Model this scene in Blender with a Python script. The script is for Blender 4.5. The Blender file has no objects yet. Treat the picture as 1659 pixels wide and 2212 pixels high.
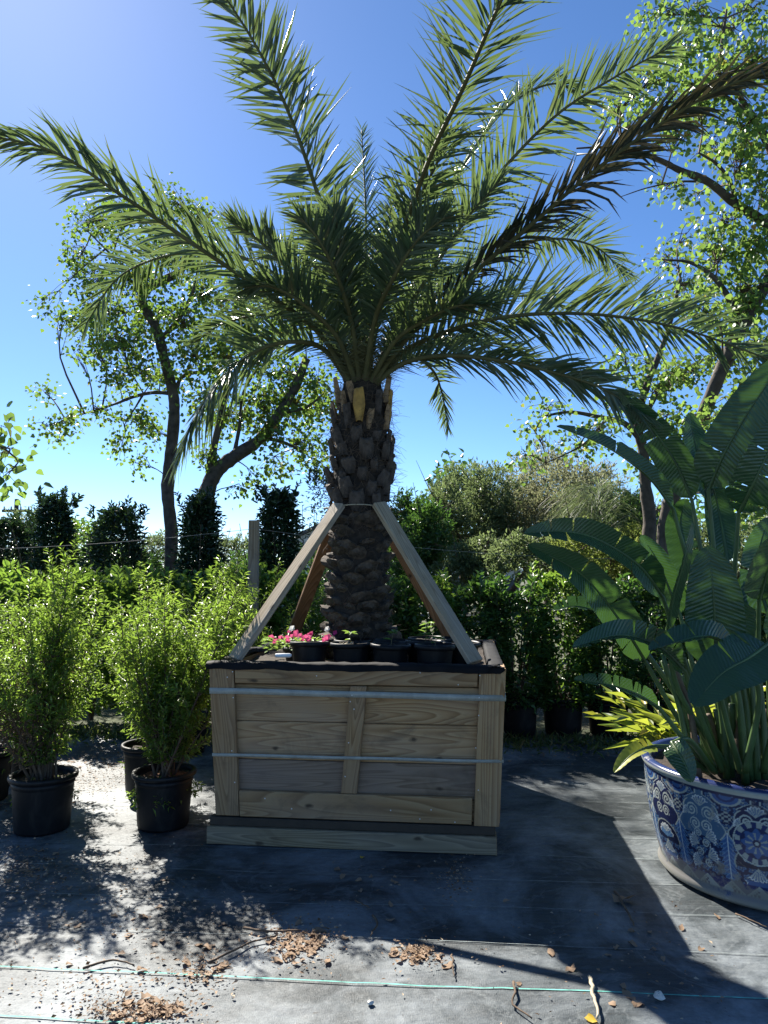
import bpy, math, random
import numpy as np
from mathutils import Vector, Matrix

R = math.radians
rng = random.Random(7)
nr = np.random.default_rng(11)
scene = bpy.context.scene

# ------------------------------------------------------------------ camera, sky, sun, exposure
PITCH = R(4.6)
CAM_H = 1.48
cam_data = bpy.data.cameras.new("camera")
cam_data.sensor_fit = 'VERTICAL'
cam_data.sensor_height = 36.0
cam_data.lens = 26.0
cam_data.clip_start = 0.05
cam_data.clip_end = 2000
cam = bpy.data.objects.new("camera", cam_data)
cam.location = (0, 0, CAM_H)
cam.rotation_euler = (math.pi / 2 + PITCH, 0, 0)
scene.collection.objects.link(cam)
scene.camera = cam

SUN_EL, SUN_AZ = R(41.0), R(-30.0)          # azimuth measured from +Y, negative = to the left
world = bpy.data.worlds.new("World")
scene.world = world
world.use_nodes = True
wn = world.node_tree
wn.nodes.clear()
sky = wn.nodes.new("ShaderNodeTexSky")
sky.sky_type = 'NISHITA'
sky.sun_disc = False
sky.sun_elevation = SUN_EL
sky.sun_rotation = SUN_AZ
sky.altitude = 0
sky.air_density = 0.65
sky.dust_density = 0.13
sky.ozone_density = 5.0
bg = wn.nodes.new("ShaderNodeBackground")
bg.inputs["Strength"].default_value = 0.072
wo = wn.nodes.new("ShaderNodeOutputWorld")
hsv = wn.nodes.new("ShaderNodeHueSaturation")
hsv.inputs["Saturation"].default_value = 1.1
wn.links.new(sky.outputs[0], hsv.inputs["Color"])
wn.links.new(hsv.outputs[0], bg.inputs[0])
wn.links.new(bg.outputs[0], wo.inputs[0])

sun_dir = Vector((math.sin(SUN_AZ) * math.cos(SUN_EL), math.cos(SUN_AZ) * math.cos(SUN_EL), math.sin(SUN_EL)))
sun_data = bpy.data.lights.new("sun", 'SUN')
sun_data.energy = 5.0
sun_data.angle = R(0.53)
sun_data.color = (1.0, 0.94, 0.84)
sun = bpy.data.objects.new("sun", sun_data)
sun.rotation_euler = sun_dir.to_track_quat('Z', 'Y').to_euler()
sun.location = sun_dir * 30
scene.collection.objects.link(sun)

vs = scene.view_settings
vs.view_transform = 'Standard'
vs.look = 'None'
vs.gamma = 1.0
vs.use_curve_mapping = False
vs.exposure = 1.5
scene.cycles.max_bounces = 7
scene.cycles.transparent_max_bounces = 8
scene.cycles.use_denoising = True
scene.cycles.sample_clamp_indirect = 6.0

# ------------------------------------------------------------------ helpers
COL = scene.collection
FX = 1598.5
CP, SP = math.cos(PITCH), math.sin(PITCH)


def px(x, y, Y):
    """point seen at (x, y) of the 1659 x 2212 view, standing Y metres in front of the camera"""
    u = (x - 829.5) / FX
    v = (1106 - y) / FX
    dy = CP - v * SP
    dz = SP + v * CP
    t = Y / dy
    return Vector((u * t, Y, CAM_H + dz * t))


def tag(o, label=None, cat=None, group=None, kind=None):
    if label:
        o["label"] = label
    if cat:
        o["category"] = cat
    if group:
        o["group"] = group
    if kind:
        o["kind"] = kind
    return o


def empty(name, loc=(0, 0, 0), rz=0.0):
    o = bpy.data.objects.new(name, None)
    o.location = loc
    o.rotation_euler = (0, 0, rz)
    o.empty_display_size = 0.1
    COL.objects.link(o)
    return o


def obj(name, mesh, parent=None, loc=None):
    o = bpy.data.objects.new(name, mesh)
    COL.objects.link(o)
    if parent is not None:
        o.parent = parent
    if loc is not None:
        o.location = loc
    return o


def npmesh(name, V, F, mat=None, smooth=False, uv=None):
    """V (n,3), F (m,k) with one k for all the faces"""
    V = np.asarray(V, dtype=np.float32)
    F = np.asarray(F, dtype=np.int32)
    me = bpy.data.meshes.new(name)
    k = F.shape[1]
    me.vertices.add(len(V))
    me.vertices.foreach_set("co", V.ravel())
    me.loops.add(F.size)
    me.loops.foreach_set("vertex_index", F.ravel())
    me.polygons.add(len(F))
    me.polygons.foreach_set("loop_start", np.arange(0, F.size, k, dtype=np.int32))
    me.polygons.foreach_set("loop_total", np.full(len(F), k, dtype=np.int32))
    if smooth:
        me.polygons.foreach_set("use_smooth", np.ones(len(F), dtype=bool))
    if uv is not None:
        l = me.uv_layers.new(name="UVMap")
        l.data.foreach_set("uv", np.asarray(uv, dtype=np.float32)[F.ravel()].ravel())
    me.update(calc_edges=True)
    if mat:
        me.materials.append(mat)
    return me


class MB:
    """collects quads and triangles for one mesh"""

    def __init__(self):
        self.v, self.f = [], []

    def add(self, vs_, fs):
        b = len(self.v)
        self.v += [tuple(p) for p in vs_]
        self.f += [tuple(i + b for i in q) for q in fs]

    def hexa(self, c):
        """8 corners: bottom ring 0-3 and top ring 4-7"""
        self.add(c, [(0, 3, 2, 1), (4, 5, 6, 7), (0, 1, 5, 4), (1, 2, 6, 5), (2, 3, 7, 6), (3, 0, 4, 7)])

    def box(self, x0, x1, y0, y1, z0, z1):
        self.hexa([(x0, y0, z0), (x1, y0, z0), (x1, y1, z0), (x0, y1, z0),
                   (x0, y0, z1), (x1, y0, z1), (x1, y1, z1), (x0, y1, z1)])

    def tube(self, pts, rad, n=6, cap=True):
        pts = [Vector(p) for p in pts]
        if not hasattr(rad, '__len__'):
            rad = [rad] * len(pts)
        ref = Vector((0.31, 0.17, 0.94))
        rings = []
        for i, p in enumerate(pts):
            a = pts[max(i - 1, 0)]
            b = pts[min(i + 1, len(pts) - 1)]
            t = (b - a)
            t = t.normalized() if t.length > 1e-9 else Vector((0, 0, 1))
            s = t.cross(ref)
            if s.length < 0.15:
                s = t.cross(Vector((1, 0, 0)))
            s.normalize()
            w = t.cross(s)
            rings.append([p + (s * math.cos(2 * math.pi * k / n) + w * math.sin(2 * math.pi * k / n)) * rad[i]
                          for k in range(n)])
        vs_ = [q for r_ in rings for q in r_]
        fs = []
        for i in range(len(pts) - 1):
            for k in range(n):
                a, b = i * n + k, i * n + (k + 1) % n
                fs.append((a, b, b + n, a + n))
        if cap:
            fs.append(tuple(range(n - 1, -1, -1)))
            fs.append(tuple(range((len(pts) - 1) * n, len(pts) * n)))
        self.add(vs_, fs)

    def lathe(self, prof, n=32, cx=0, cy=0, cap_bottom=True, cap_top=False):
        vs_, fs = [], []
        for r_, z in prof:
            for k in range(n):
                a = 2 * math.pi * k / n
                vs_.append((cx + r_ * math.cos(a), cy + r_ * math.sin(a), z))
        for i in range(len(prof) - 1):
            for k in range(n):
                a, b = i * n + k, i * n + (k + 1) % n
                fs.append((a, b, b + n, a + n))
        if cap_bottom:
            fs.append(tuple(range(n - 1, -1, -1)))
        if cap_top:
            fs.append(tuple(range((len(prof) - 1) * n, len(prof) * n)))
        self.add(vs_, fs)

    def build(self, name, mat, parent=None, smooth=False, loc=None):
        me = bpy.data.meshes.new(name)
        me.from_pydata(self.v, [], self.f)
        if smooth:
            for p in me.polygons:
                p.use_smooth = True
        if mat:
            me.materials.append(mat)
        me.update()
        return obj(name, me, parent, loc)


def spline(pts, n):
    """Catmull-Rom through 3-D points"""
    P = [Vector(p) for p in pts]
    P = [P[0] * 2 - P[1]] + P + [P[-1] * 2 - P[-2]]
    m = len(P) - 3
    out = []
    for i in range(n):
        u = i / (n - 1) * m
        k = min(int(u), m - 1)
        t = u - k
        a, b, c, d = P[k], P[k + 1], P[k + 2], P[k + 3]
        out.append(0.5 * ((2 * b) + (c - a) * t + (2 * a - 5 * b + 4 * c - d) * t * t
                          + (3 * b - a - 3 * c + d) * t * t * t))
    return out


# ------------------------------------------------------------------ materials
def new_mat(name):
    m = bpy.data.materials.new(name)
    m.use_nodes = True
    nt = m.node_tree
    b = nt.nodes["Principled BSDF"]
    return m, nt, b


def N(nt, t, **kw):
    n = nt.nodes.new(t)
    for k, v in kw.items():
        setattr(n, k, v)
    return n


def ramp(nt, fac, stops):
    r = N(nt, "ShaderNodeValToRGB")
    el = r.color_ramp.elements
    while len(el) < len(stops):
        el.new(0.5)
    for e, (p, c) in zip(el, stops):
        e.position = p
        e.color = (c[0], c[1], c[2], 1)
    nt.links.new(fac, r.inputs[0])
    return r.outputs[0]


def noise(nt, vec=None, scale=5, detail=3, rough=0.55, dist=0.0):
    n = N(nt, "ShaderNodeTexNoise")
    n.inputs["Scale"].default_value = scale
    n.inputs["Detail"].default_value = detail
    n.inputs["Roughness"].default_value = rough
    n.inputs["Distortion"].default_value = dist
    if vec is not None:
        nt.links.new(vec, n.inputs["Vector"])
    return n.outputs[0]


def mapping(nt, src, scale=(1, 1, 1), loc=(0, 0, 0), rot=(0, 0, 0)):
    m = N(nt, "ShaderNodeMapping")
    m.inputs["Scale"].default_value = scale
    m.inputs["Location"].default_value = loc
    m.inputs["Rotation"].default_value = rot
    nt.links.new(src, m.inputs["Vector"])
    return m.outputs[0]


def math_(nt, op, a, b=None):
    n = N(nt, "ShaderNodeMath", operation=op)
    for i, v in enumerate((a, b)):
        if v is None:
            continue
        if isinstance(v, (int, float)):
            n.inputs[i].default_value = v
        else:
            nt.links.new(v, n.inputs[i])
    return n.outputs[0]


def mixc(nt, fac, a, b, mode='MIX'):
    n = N(nt, "ShaderNodeMix", data_type='RGBA', blend_type=mode)
    for sock, v in ((n.inputs[0], fac), (n.inputs[6], a), (n.inputs[7], b)):
        if isinstance(v, (int, float)):
            sock.default_value = v
        elif isinstance(v, (tuple, list)):
            sock.default_value = (v[0], v[1], v[2], 1)
        else:
            nt.links.new(v, sock)
    return n.outputs[2]


def bump(nt, bsdf, h, strength=0.3, dist=0.01):
    b = N(nt, "ShaderNodeBump")
    b.inputs["Strength"].default_value = strength
    b.inputs["Distance"].default_value = dist
    nt.links.new(h, b.inputs["Height"])
    nt.links.new(b.outputs[0], bsdf.inputs["Normal"])


def leaf_mat(name, stops, trans, tw=0.45, rough=0.42, spec=0.5, veins=None):
    """foliage: reflected colour varies leaf by leaf, light shines through with the second colour"""
    m, nt, b = new_mat(name)
    g = N(nt, "ShaderNodeNewGeometry")
    c = ramp(nt, g.outputs["Random Per Island"], stops)
    if veins:
        uvn = N(nt, "ShaderNodeUVMap")
        w = N(nt, "ShaderNodeTexWave", wave_type='BANDS', bands_direction='X')
        w.inputs["Scale"].default_value = veins
        w.inputs["Distortion"].default_value = 1.2
        w.inputs["Detail"].default_value = 2
        nt.links.new(mapping(nt, uvn.outputs[0], (1, 0.25, 1)), w.inputs["Vector"])
        nz = noise(nt, mapping(nt, uvn.outputs[0], (3, 6, 1)), 2.0, 3)
        c = mixc(nt, math_(nt, 'MULTIPLY', w.outputs[1], 0.22), c, mixc(nt, 0.5, c, (0.11, 0.17, 0.06)))
        c = mixc(nt, math_(nt, 'MULTIPLY', nz, 0.5), c, mixc(nt, 0.6, c, (0.02, 0.05, 0.02)))
        bump(nt, b, w.outputs[1], 0.32, 0.005)
    nt.links.new(c, b.inputs["Base Color"])
    b.inputs["Roughness"].default_value = rough
    b.inputs["Specular IOR Level"].default_value = spec
    tr = N(nt, "ShaderNodeBsdfTranslucent")
    tc = mixc(nt, 0.55, c, trans, 'MIX')
    nt.links.new(tc, tr.inputs[0])
    mx = N(nt, "ShaderNodeMixShader")
    mx.inputs[0].default_value = tw
    nt.links.new(b.outputs[0], mx.inputs[1])
    nt.links.new(tr.outputs[0], mx.inputs[2])
    out = [n for n in nt.nodes if n.type == 'OUTPUT_MATERIAL'][0]
    nt.links.new(mx.outputs[0], out.inputs[0])
    return m


def plain(name, col, rough=0.6, metal=0.0, var=0.25, scale=12.0, spec=0.5, bmp=0.15):
    m, nt, b = new_mat(name)
    tc = N(nt, "ShaderNodeTexCoord")
    n = noise(nt, tc.outputs["Object"], scale, 5, 0.6)
    c0 = tuple(max(0, x * (1 - var)) for x in col)
    c1 = tuple(x * (1 + var) for x in col)
    nt.links.new(ramp(nt, n, [(0.3, c0), (0.7, c1)]), b.inputs["Base Color"])
    b.inputs["Roughness"].default_value = rough
    b.inputs["Metallic"].default_value = metal
    b.inputs["Specular IOR Level"].default_value = spec
    bump(nt, b, n, bmp, 0.01)
    return m


def wood_mat(name, dark, mid, light, grey=(0.20, 0.19, 0.18), greyness=0.45):
    m, nt, b = new_mat(name)
    uvn = N(nt, "ShaderNodeUVMap")
    oi = N(nt, "ShaderNodeObjectInfo")
    off = N(nt, "ShaderNodeCombineXYZ")
    nt.links.new(math_(nt, 'MULTIPLY', oi.outputs["Random"], 37.0), off.inputs[0])
    nt.links.new(math_(nt, 'MULTIPLY', oi.outputs["Random"], 11.0), off.inputs[1])
    va = N(nt, "ShaderNodeVectorMath", operation='ADD')
    nt.links.new(uvn.outputs[0], va.inputs[0])
    nt.links.new(off.outputs[0], va.inputs[1])
    p = va.outputs[0]
    # growth rings: contours of a stretched noise give straight grain and cathedral arches
    rn = noise(nt, mapping(nt, p, (0.5, 6.0, 1)), 1.0, 1.5, 0.45, 0.3)
    rings = math_(nt, 'FRACT', math_(nt, 'MULTIPLY', rn, 30.0))
    fine = noise(nt, mapping(nt, p, (3.0, 160, 1)), 1.0, 4, 0.6)
    big = noise(nt, mapping(nt, p, (1.2, 5, 1)), 1.0, 3)
    rdark = tuple(.75 * a_ + .25 * b_ for a_, b_ in zip(dark, mid))
    c = ramp(nt, rings, [(0.0, light), (0.5, mid), (0.88, rdark), (1.0, light)])
    stn = noise(nt, mapping(nt, p, (2.0, 3.2, 1)), 1.6, 6, .7, .8)
    sm = N(nt, "ShaderNodeMapRange")
    sm.inputs[1].default_value, sm.inputs[2].default_value = 0.52, 0.74
    sm.inputs[4].default_value = 0.6
    nt.links.new(stn, sm.inputs[0])
    c = mixc(nt, math_(nt, 'MULTIPLY', fine, 0.45), c, dark)
    gf = N(nt, "ShaderNodeMapRange")
    gf.inputs[1].default_value, gf.inputs[2].default_value = 0.42, 0.68
    gf.inputs[3].default_value, gf.inputs[4].default_value = 0.0, greyness
    nt.links.new(big, gf.inputs[0])
    c = mixc(nt, gf.outputs[0], c, grey)
    # knots
    vo = N(nt, "ShaderNodeTexVoronoi", feature='F1', voronoi_dimensions='2D')
    vo.inputs["Scale"].default_value = 1.0
    vo.inputs["Randomness"].default_value = 1.0
    kw_ = N(nt, "ShaderNodeVectorMath", operation='ADD')
    kn = N(nt, "ShaderNodeTexNoise")
    kn.inputs["Scale"].default_value = 22.0
    kn.inputs["Detail"].default_value = 4.0
    nt.links.new(p, kn.inputs["Vector"])
    ks = N(nt, "ShaderNodeVectorMath", operation='SCALE')
    ks.inputs["Scale"].default_value = 0.07
    nt.links.new(kn.outputs[1], ks.inputs[0])
    nt.links.new(mapping(nt, p, (1.9, 3.4, 1)), kw_.inputs[0])
    nt.links.new(ks.outputs[0], kw_.inputs[1])
    nt.links.new(kw_.outputs[0], vo.inputs["Vector"])
    kf = N(nt, "ShaderNodeMapRange")
    kf.inputs[1].default_value, kf.inputs[2].default_value = 0.018, 0.055
    kf.inputs[3].default_value, kf.inputs[4].default_value = 0.85, 0.0
    nt.links.new(vo.outputs["Distance"], kf.inputs[0])
    c = mixc(nt, kf.outputs[0], c, (0.035, 0.022, 0.014))
    c = mixc(nt, sm.outputs[0], c, (0.085, 0.06, 0.04))
    hs = N(nt, "ShaderNodeHueSaturation")
    hv = N(nt, "ShaderNodeMapRange")
    hv.inputs[3].default_value, hv.inputs[4].default_value = 0.75, 1.2
    nt.links.new(oi.outputs["Random"], hv.inputs[0])
    nt.links.new(hv.outputs[0], hs.inputs["Value"])
    nt.links.new(c, hs.inputs["Color"])
    nt.links.new(hs.outputs[0], b.inputs["Base Color"])
    b.inputs["Roughness"].default_value = 0.72
    b.inputs["Specular IOR Level"].default_value = 0.3
    hh = math_(nt, 'ADD', math_(nt, 'MULTIPLY', rings, 0.15), fine)
    bump(nt, b, hh, 0.3, 0.003)
    return m


M = {}
M['wood'] = wood_mat("weathered_pine", (0.20, 0.105, 0.042), (0.385, 0.232, 0.108), (0.46, 0.305, 0.155), grey=(0.29, 0.215, 0.155))
M['wood_grey'] = wood_mat("purple_grey_pine", (0.13, 0.082, 0.05), (0.24, 0.165, 0.105), (0.30, 0.215, 0.145), grey=(0.2, 0.155, 0.13), greyness=.6)
M['brace'] = wood_mat("brace_pine", (0.20, 0.14, 0.085), (0.36, 0.28, 0.18), (0.46, 0.37, 0.25), greyness=0.6, grey=(0.3, 0.29, 0.27))
M['brace_red'] = wood_mat("reddish_brace_pine", (0.16, 0.075, 0.03), (0.31, 0.16, 0.07), (0.40, 0.22, 0.11), greyness=0.1)
M['skid'] = wood_mat("damp_pine", (0.10, 0.07, 0.035), (0.20, 0.15, 0.08), (0.29, 0.225, 0.13), greyness=0.3)
M['skid_dark'] = plain("dark_brown_wood", (0.045, 0.032, 0.020), 0.8)  # darker brown than the skids, for deck boards and box floor
M['black_pot'] = plain("black_nursery_plastic", (0.006, 0.0065, 0.008), 0.5, var=0.3, scale=5, bmp=0.05, spec=.25)
_m, _nt, _b = M['black_pot'], M['black_pot'].node_tree, M['black_pot'].node_tree.nodes["Principled BSDF"]
_tc = N(_nt, "ShaderNodeTexCoord")
_d = N(_nt, "ShaderNodeMapRange")
_d.inputs[1].default_value, _d.inputs[2].default_value, _d.inputs[4].default_value = .5, .75, .55
_nt.links.new(noise(_nt, mapping(_nt, _tc.outputs["Object"], (1, 1, .5)), 9, 7, .72, .5), _d.inputs[0])
_old = _b.inputs["Base Color"].links[0].from_socket
_nt.links.new(mixc(_nt, _d.outputs[0], _old, (.05, .046, .04)), _b.inputs["Base Color"])
M['liner'] = plain("black_liner_fabric", (0.0065, 0.0065, 0.008), 0.8, var=0.4, scale=9, bmp=0.4, spec=.2)
M['soil'] = plain("dark_potting_soil", (0.035, 0.024, 0.016), 0.95, var=0.6, scale=60, bmp=0.8)
M['bark_soil'] = plain("red_brown_bark_chips", (0.16, 0.075, 0.04), 0.9, var=0.7, scale=45, bmp=1.0)
M['bark'] = plain("furrowed_grey_bark", (0.07, 0.055, 0.043), 0.9, var=0.6, scale=9, bmp=0.9)
M['twig'] = plain("brown_twig", (0.10, 0.065, 0.04), 0.85, var=0.5, scale=20)
M['stem'] = plain("green_brown_stem", (0.10, 0.085, 0.035), 0.7, var=0.4, scale=20)
M['steel'] = plain("galvanised_steel", (0.46, 0.49, 0.50), 0.42, metal=0.85, var=0.25, scale=30, bmp=0.05)
M['nail'] = plain("bright_nail", (0.7, 0.7, 0.68), 0.4, var=0.05)
M['white'] = plain("white_plastic", (0.75, 0.76, 0.76), 0.45, var=0.06)
M['wire'] = plain("grey_wire", (0.2, 0.19, 0.17), 0.6, var=0.1)
M['cord'] = plain("pale_cord", (0.45, 0.38, 0.26), 0.8, var=0.2)
M['palm_trunk'] = plain("palm_trunk_fibre", (0.030, 0.021, 0.014), 0.95, var=0.7, scale=22, bmp=1.0)
M['boot_low'] = plain("pale_cut_leaf_base", (0.066, 0.049, 0.034), 0.88, var=0.9, scale=26, bmp=0.7)
M['boot_up'] = plain("grey_brown_leaf_base", (0.058, 0.044, 0.034), 0.88, var=0.75, scale=26, bmp=0.6)
M['boot_tan'] = plain("tan_cut_stub", (0.26, 0.165, 0.085), 0.8, var=0.4, scale=24, bmp=0.5)
M['boot_gold'] = plain("ochre_cut_stub", (0.40, 0.23, 0.05), 0.75, var=0.4, scale=16, bmp=0.4)
M['fibre'] = plain("dry_palm_fibre", (0.09, 0.06, 0.038), 0.9, var=0.5)
M['rachis'] = plain("palm_rachis", (0.10, 0.10, 0.045), 0.75, var=0.3, scale=6, spec=.2)
M['palm'] = leaf_mat("palm_leaflet", [(0, (0.036, 0.068, 0.046)), (0.5, (0.060, 0.100, 0.066)), (0.93, (0.085, 0.125, 0.078)), (1, (0.17, 0.15, 0.08))],
                     (0.28, 0.40, 0.08), 0.28, 0.31, 0.65)
M['palm_dry'] = leaf_mat("palm_leaflet_drying", [(0, (0.016, 0.026, 0.016)), (0.65, (0.03, 0.042, 0.024)), (0.92, (0.05, 0.042, 0.026)), (1, (0.18, 0.14, 0.09))],
                         (0.14, 0.12, 0.05), 0.14, 0.45, 0.5)
M['willow'] = leaf_mat("narrow_yellow_green_leaf", [(0, (0.045, 0.095, 0.02)), (0.5, (0.085, 0.155, 0.03)), (0.85, (0.14, 0.21, 0.045)), (1, (0.26, 0.28, 0.07))],
                       (0.42, 0.64, 0.07), 0.48, 0.38, 0.5)
M['willow_brown'] = leaf_mat("dead_narrow_leaf", [(0, (0.08, 0.05, 0.03)), (1, (0.2, 0.13, 0.08))], (0.2, 0.12, 0.05), 0.25, 0.6, 0.3)
M['tallow'] = leaf_mat("heart_shaped_leaf", [(0, (0.04, 0.085, 0.02)), (0.6, (0.075, 0.13, 0.03)), (0.95, (0.12, 0.17, 0.035)), (1, (0.35, 0.13, 0.04))],
                       (0.34, 0.55, 0.07), 0.42, 0.40, 0.4)
M['tallow_light'] = leaf_mat("bright_heart_shaped_leaf", [(0, (0.06, 0.115, 0.03)), (0.6, (0.10, 0.175, 0.045)), (0.98, (0.16, 0.23, 0.055)), (1, (0.5, 0.13, 0.04))],
                             (0.36, 0.56, 0.09), 0.45, 0.4, 0.4)
M['holly'] = leaf_mat("dark_glossy_leaf", [(0, (0.012, 0.03, 0.016)), (0.7, (0.022, 0.05, 0.025)), (1, (0.04, 0.08, 0.03))],
                      (0.08, 0.16, 0.03), 0.16, 0.3, 0.5)
M['hedge'] = leaf_mat("glossy_hedge_leaf", [(0, (0.03, 0.075, 0.022)), (0.6, (0.055, 0.12, 0.03)), (1, (0.09, 0.17, 0.04))],
                      (0.38, 0.60, 0.06), 0.42, 0.33, 0.5)
M['hedge_dark'] = leaf_mat("dark_hedge_leaf", [(0, (0.022, 0.055, 0.02)), (0.6, (0.04, 0.09, 0.028)), (1, (0.07, 0.14, 0.04))],
                           (0.2, 0.42, 0.05), 0.28, 0.35, 0.5)
M['olive'] = leaf_mat("grey_green_leaf", [(0, (0.09, 0.105, 0.07)), (0.6, (0.17, 0.185, 0.125)), (1, (0.28, 0.28, 0.2))],
                      (0.42, 0.44, 0.2), 0.42, 0.5, 0.3)
M['sage'] = leaf_mat("olive_green_leaf", [(0, (0.05, 0.075, 0.04)), (0.6, (0.095, 0.13, 0.065)), (1, (0.17, 0.20, 0.11))],
                     (0.30, 0.40, 0.13), 0.40, 0.45, 0.35)
M['yellowish'] = leaf_mat("yellow_green_shrub_leaf", [(0, (0.09, 0.12, 0.025)), (0.6, (0.16, 0.19, 0.045)), (1, (0.26, 0.27, 0.08))],
                          (0.36, 0.46, 0.10), 0.42, 0.45, 0.35)
M['strelitzia'] = leaf_mat("bird_of_paradise_leaf", [(0, (0.018, 0.048, 0.024)), (1, (0.030, 0.070, 0.030))],
                           (0.13, 0.30, 0.03), 0.20, 0.27, 0.55, veins=17)
M['petiole'] = plain("green_petiole", (0.055, 0.10, 0.03), 0.42, var=0.35, scale=5, bmp=0.05)
M['petiole_brown'] = plain("dry_petiole_sheath", (0.12, 0.085, 0.055), 0.75, var=0.5, scale=12)
M['midrib'] = plain("pale_midrib", (0.11, 0.18, 0.06), 0.4, var=0.15)
M['ginger'] = leaf_mat("variegated_yellow_leaf", [(0, (0.04, 0.10, 0.02)), (0.45, (0.11, 0.2, 0.03)), (0.8, (0.30, 0.34, 0.06)), (1, (0.5, 0.38, 0.05))],
                       (0.6, 0.66, 0.06), 0.42, 0.35, 0.5)
M['seedling'] = leaf_mat("seedling_leaf", [(0, (0.07, 0.15, 0.03)), (1, (0.15, 0.26, 0.05))], (0.4, 0.6, 0.1), 0.45)
M['pink'] = leaf_mat("pink_petal", [(0, (0.6, 0.03, 0.12)), (0.4, (0.75, 0.12, 0.25)), (0.7, (0.5, 0.02, 0.25)), (1, (0.8, 0.35, 0.4))], (0.9, 0.2, 0.3), 0.4, 0.6, 0.2)
M['white_petal'] = leaf_mat("white_petal", [(0, (0.75, 0.75, 0.72)), (1, (0.85, 0.85, 0.8))], (0.9, 0.9, 0.85), 0.4, 0.6, 0.2)
M['dry'] = leaf_mat("dry_fallen_leaf", [(0, (0.10, 0.062, 0.038)), (0.45, (0.23, 0.15, 0.095)), (0.8, (0.38, 0.27, 0.18)), (1, (0.50, 0.41, 0.29))],
                    (0.35, 0.2, 0.08), 0.2, 0.7, 0.25)
M['yellow_leaf'] = leaf_mat("yellow_fallen_leaf", [(0, (0.5, 0.35, 0.04)), (1, (0.6, 0.4, 0.05))], (0.7, 0.5, 0.05), 0.3, 0.6, 0.3)
M['weed'] = leaf_mat("weed_blade", [(0, (0.04, 0.07, 0.02)), (0.7, (0.09, 0.12, 0.03)), (1, (0.22, 0.17, 0.08))], (0.3, 0.4, 0.06), 0.35)
M['stripe'] = plain("white_woven_thread", (0.19, 0.22, 0.22), 0.8, var=0.8, scale=12)
M['stripe_green'] = plain("teal_woven_thread", (0.12, 0.42, 0.35), 0.8, var=0.6, scale=14)
M['pebble'] = plain("pale_stone", (0.55, 0.53, 0.48), 0.8, var=0.25)
M['shed_wall'] = plain("pale_sheet_metal_wall", (0.55, 0.58, 0.6), 0.6, var=0.08, scale=3)
M['shed_roof'] = plain("dark_roof_sheet", (0.06, 0.065, 0.07), 0.6, var=0.2)
M['white_roof'] = plain("white_roof_sheet", (0.78, 0.78, 0.76), 0.6, var=0.06)
M['pole'] = plain("creosoted_pole", (0.06, 0.045, 0.035), 0.85, var=0.4)


def fabric_material():
    m, nt, b = new_mat("woven_ground_cover")
    tc = N(nt, "ShaderNodeTexCoord")
    p = tc.outputs["Object"]
    weave = noise(nt, mapping(nt, p, (38, 300, 1)), 1.0, 2, 0.7)
    cross = noise(nt, mapping(nt, p, (260, 60, 1)), 1.0, 1, 0.6)
    streak = noise(nt, mapping(nt, p, (2.2, 34, 1)), 1.0, 5, 0.7)
    dust = noise(nt, p, 1.3, 8, 0.68, 0.6)
    stain = noise(nt, mapping(nt, p, (1, 1, 1), (4.2, 1.7, 0)), 2.6, 5, 0.6, 1.2)
    spots = noise(nt, p, 26.0, 5, 0.75)
    wrinkle = noise(nt, mapping(nt, p, (1.0, 2.2, 1)), 5.0, 3, 0.5)
    d = N(nt, "ShaderNodeMapRange")
    d.inputs[1].default_value, d.inputs[2].default_value = 0.43, 0.66
    nt.links.new(dust, d.inputs[0])
    c = ramp(nt, streak, [(0.32, (0.013, 0.020, 0.025)), (0.68, (0.042, 0.056, 0.064))])
    c = mixc(nt, math_(nt, 'MULTIPLY', weave, 0.55), c, (0.012, 0.017, 0.021))
    dm = math_(nt, 'MULTIPLY', d.outputs[0], math_(nt, 'ADD', math_(nt, 'MULTIPLY', spots, 1.1), math_(nt, 'MULTIPLY', weave, 0.5)))
    c = mixc(nt, dm, c, (0.25, 0.28, 0.30))
    # pale rims left by dried puddles
    st_ = math_(nt, 'ABSOLUTE', math_(nt, 'SUBTRACT', stain, 0.53))
    sr = N(nt, "ShaderNodeMapRange")
    sr.inputs[1].default_value, sr.inputs[2].default_value = 0.022, 0.0
    sr.inputs[4].default_value = 0.55
    nt.links.new(st_, sr.inputs[0])
    c = mixc(nt, math_(nt, 'MULTIPLY', sr.outputs[0], spots), c, (0.20, 0.22, 0.225))
    sp = N(nt, "ShaderNodeMapRange")
    sp.inputs[1].default_value, sp.inputs[2].default_value = 0.60, 0.70
    sp.inputs[4].default_value = 0.75
    nt.links.new(spots, sp.inputs[0])
    c = mixc(nt, sp.outputs[0], c, (0.022, 0.017, 0.013))
    nt.links.new(c, b.inputs["Base Color"])
    rr = N(nt, "ShaderNodeMapRange")
    rr.inputs[3].default_value, rr.inputs[4].default_value = 0.46, 0.74
    nt.links.new(math_(nt, 'ADD', math_(nt, 'MULTIPLY', dust, .6), math_(nt, 'MULTIPLY', weave, .4)), rr.inputs[0])
    nt.links.new(rr.outputs[0], b.inputs["Roughness"])
    b.inputs["Specular IOR Level"].default_value = 0.42
    h = math_(nt, 'ADD', math_(nt, 'MULTIPLY', weave, 0.55), math_(nt, 'ADD', math_(nt, 'MULTIPLY', cross, 0.25), math_(nt, 'MULTIPLY', streak, 0.6)))
    b1 = N(nt, "ShaderNodeBump")
    b1.inputs["Strength"].default_value = 0.35
    b1.inputs["Distance"].default_value = 0.05
    nt.links.new(wrinkle, b1.inputs["Height"])
    b2 = N(nt, "ShaderNodeBump")
    b2.inputs["Strength"].default_value = 0.6
    b2.inputs["Distance"].default_value = 0.007
    nt.links.new(h, b2.inputs["Height"])
    nt.links.new(b1.outputs[0], b2.inputs["Normal"])
    nt.links.new(b2.outputs[0], b.inputs["Normal"])
    return m


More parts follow.
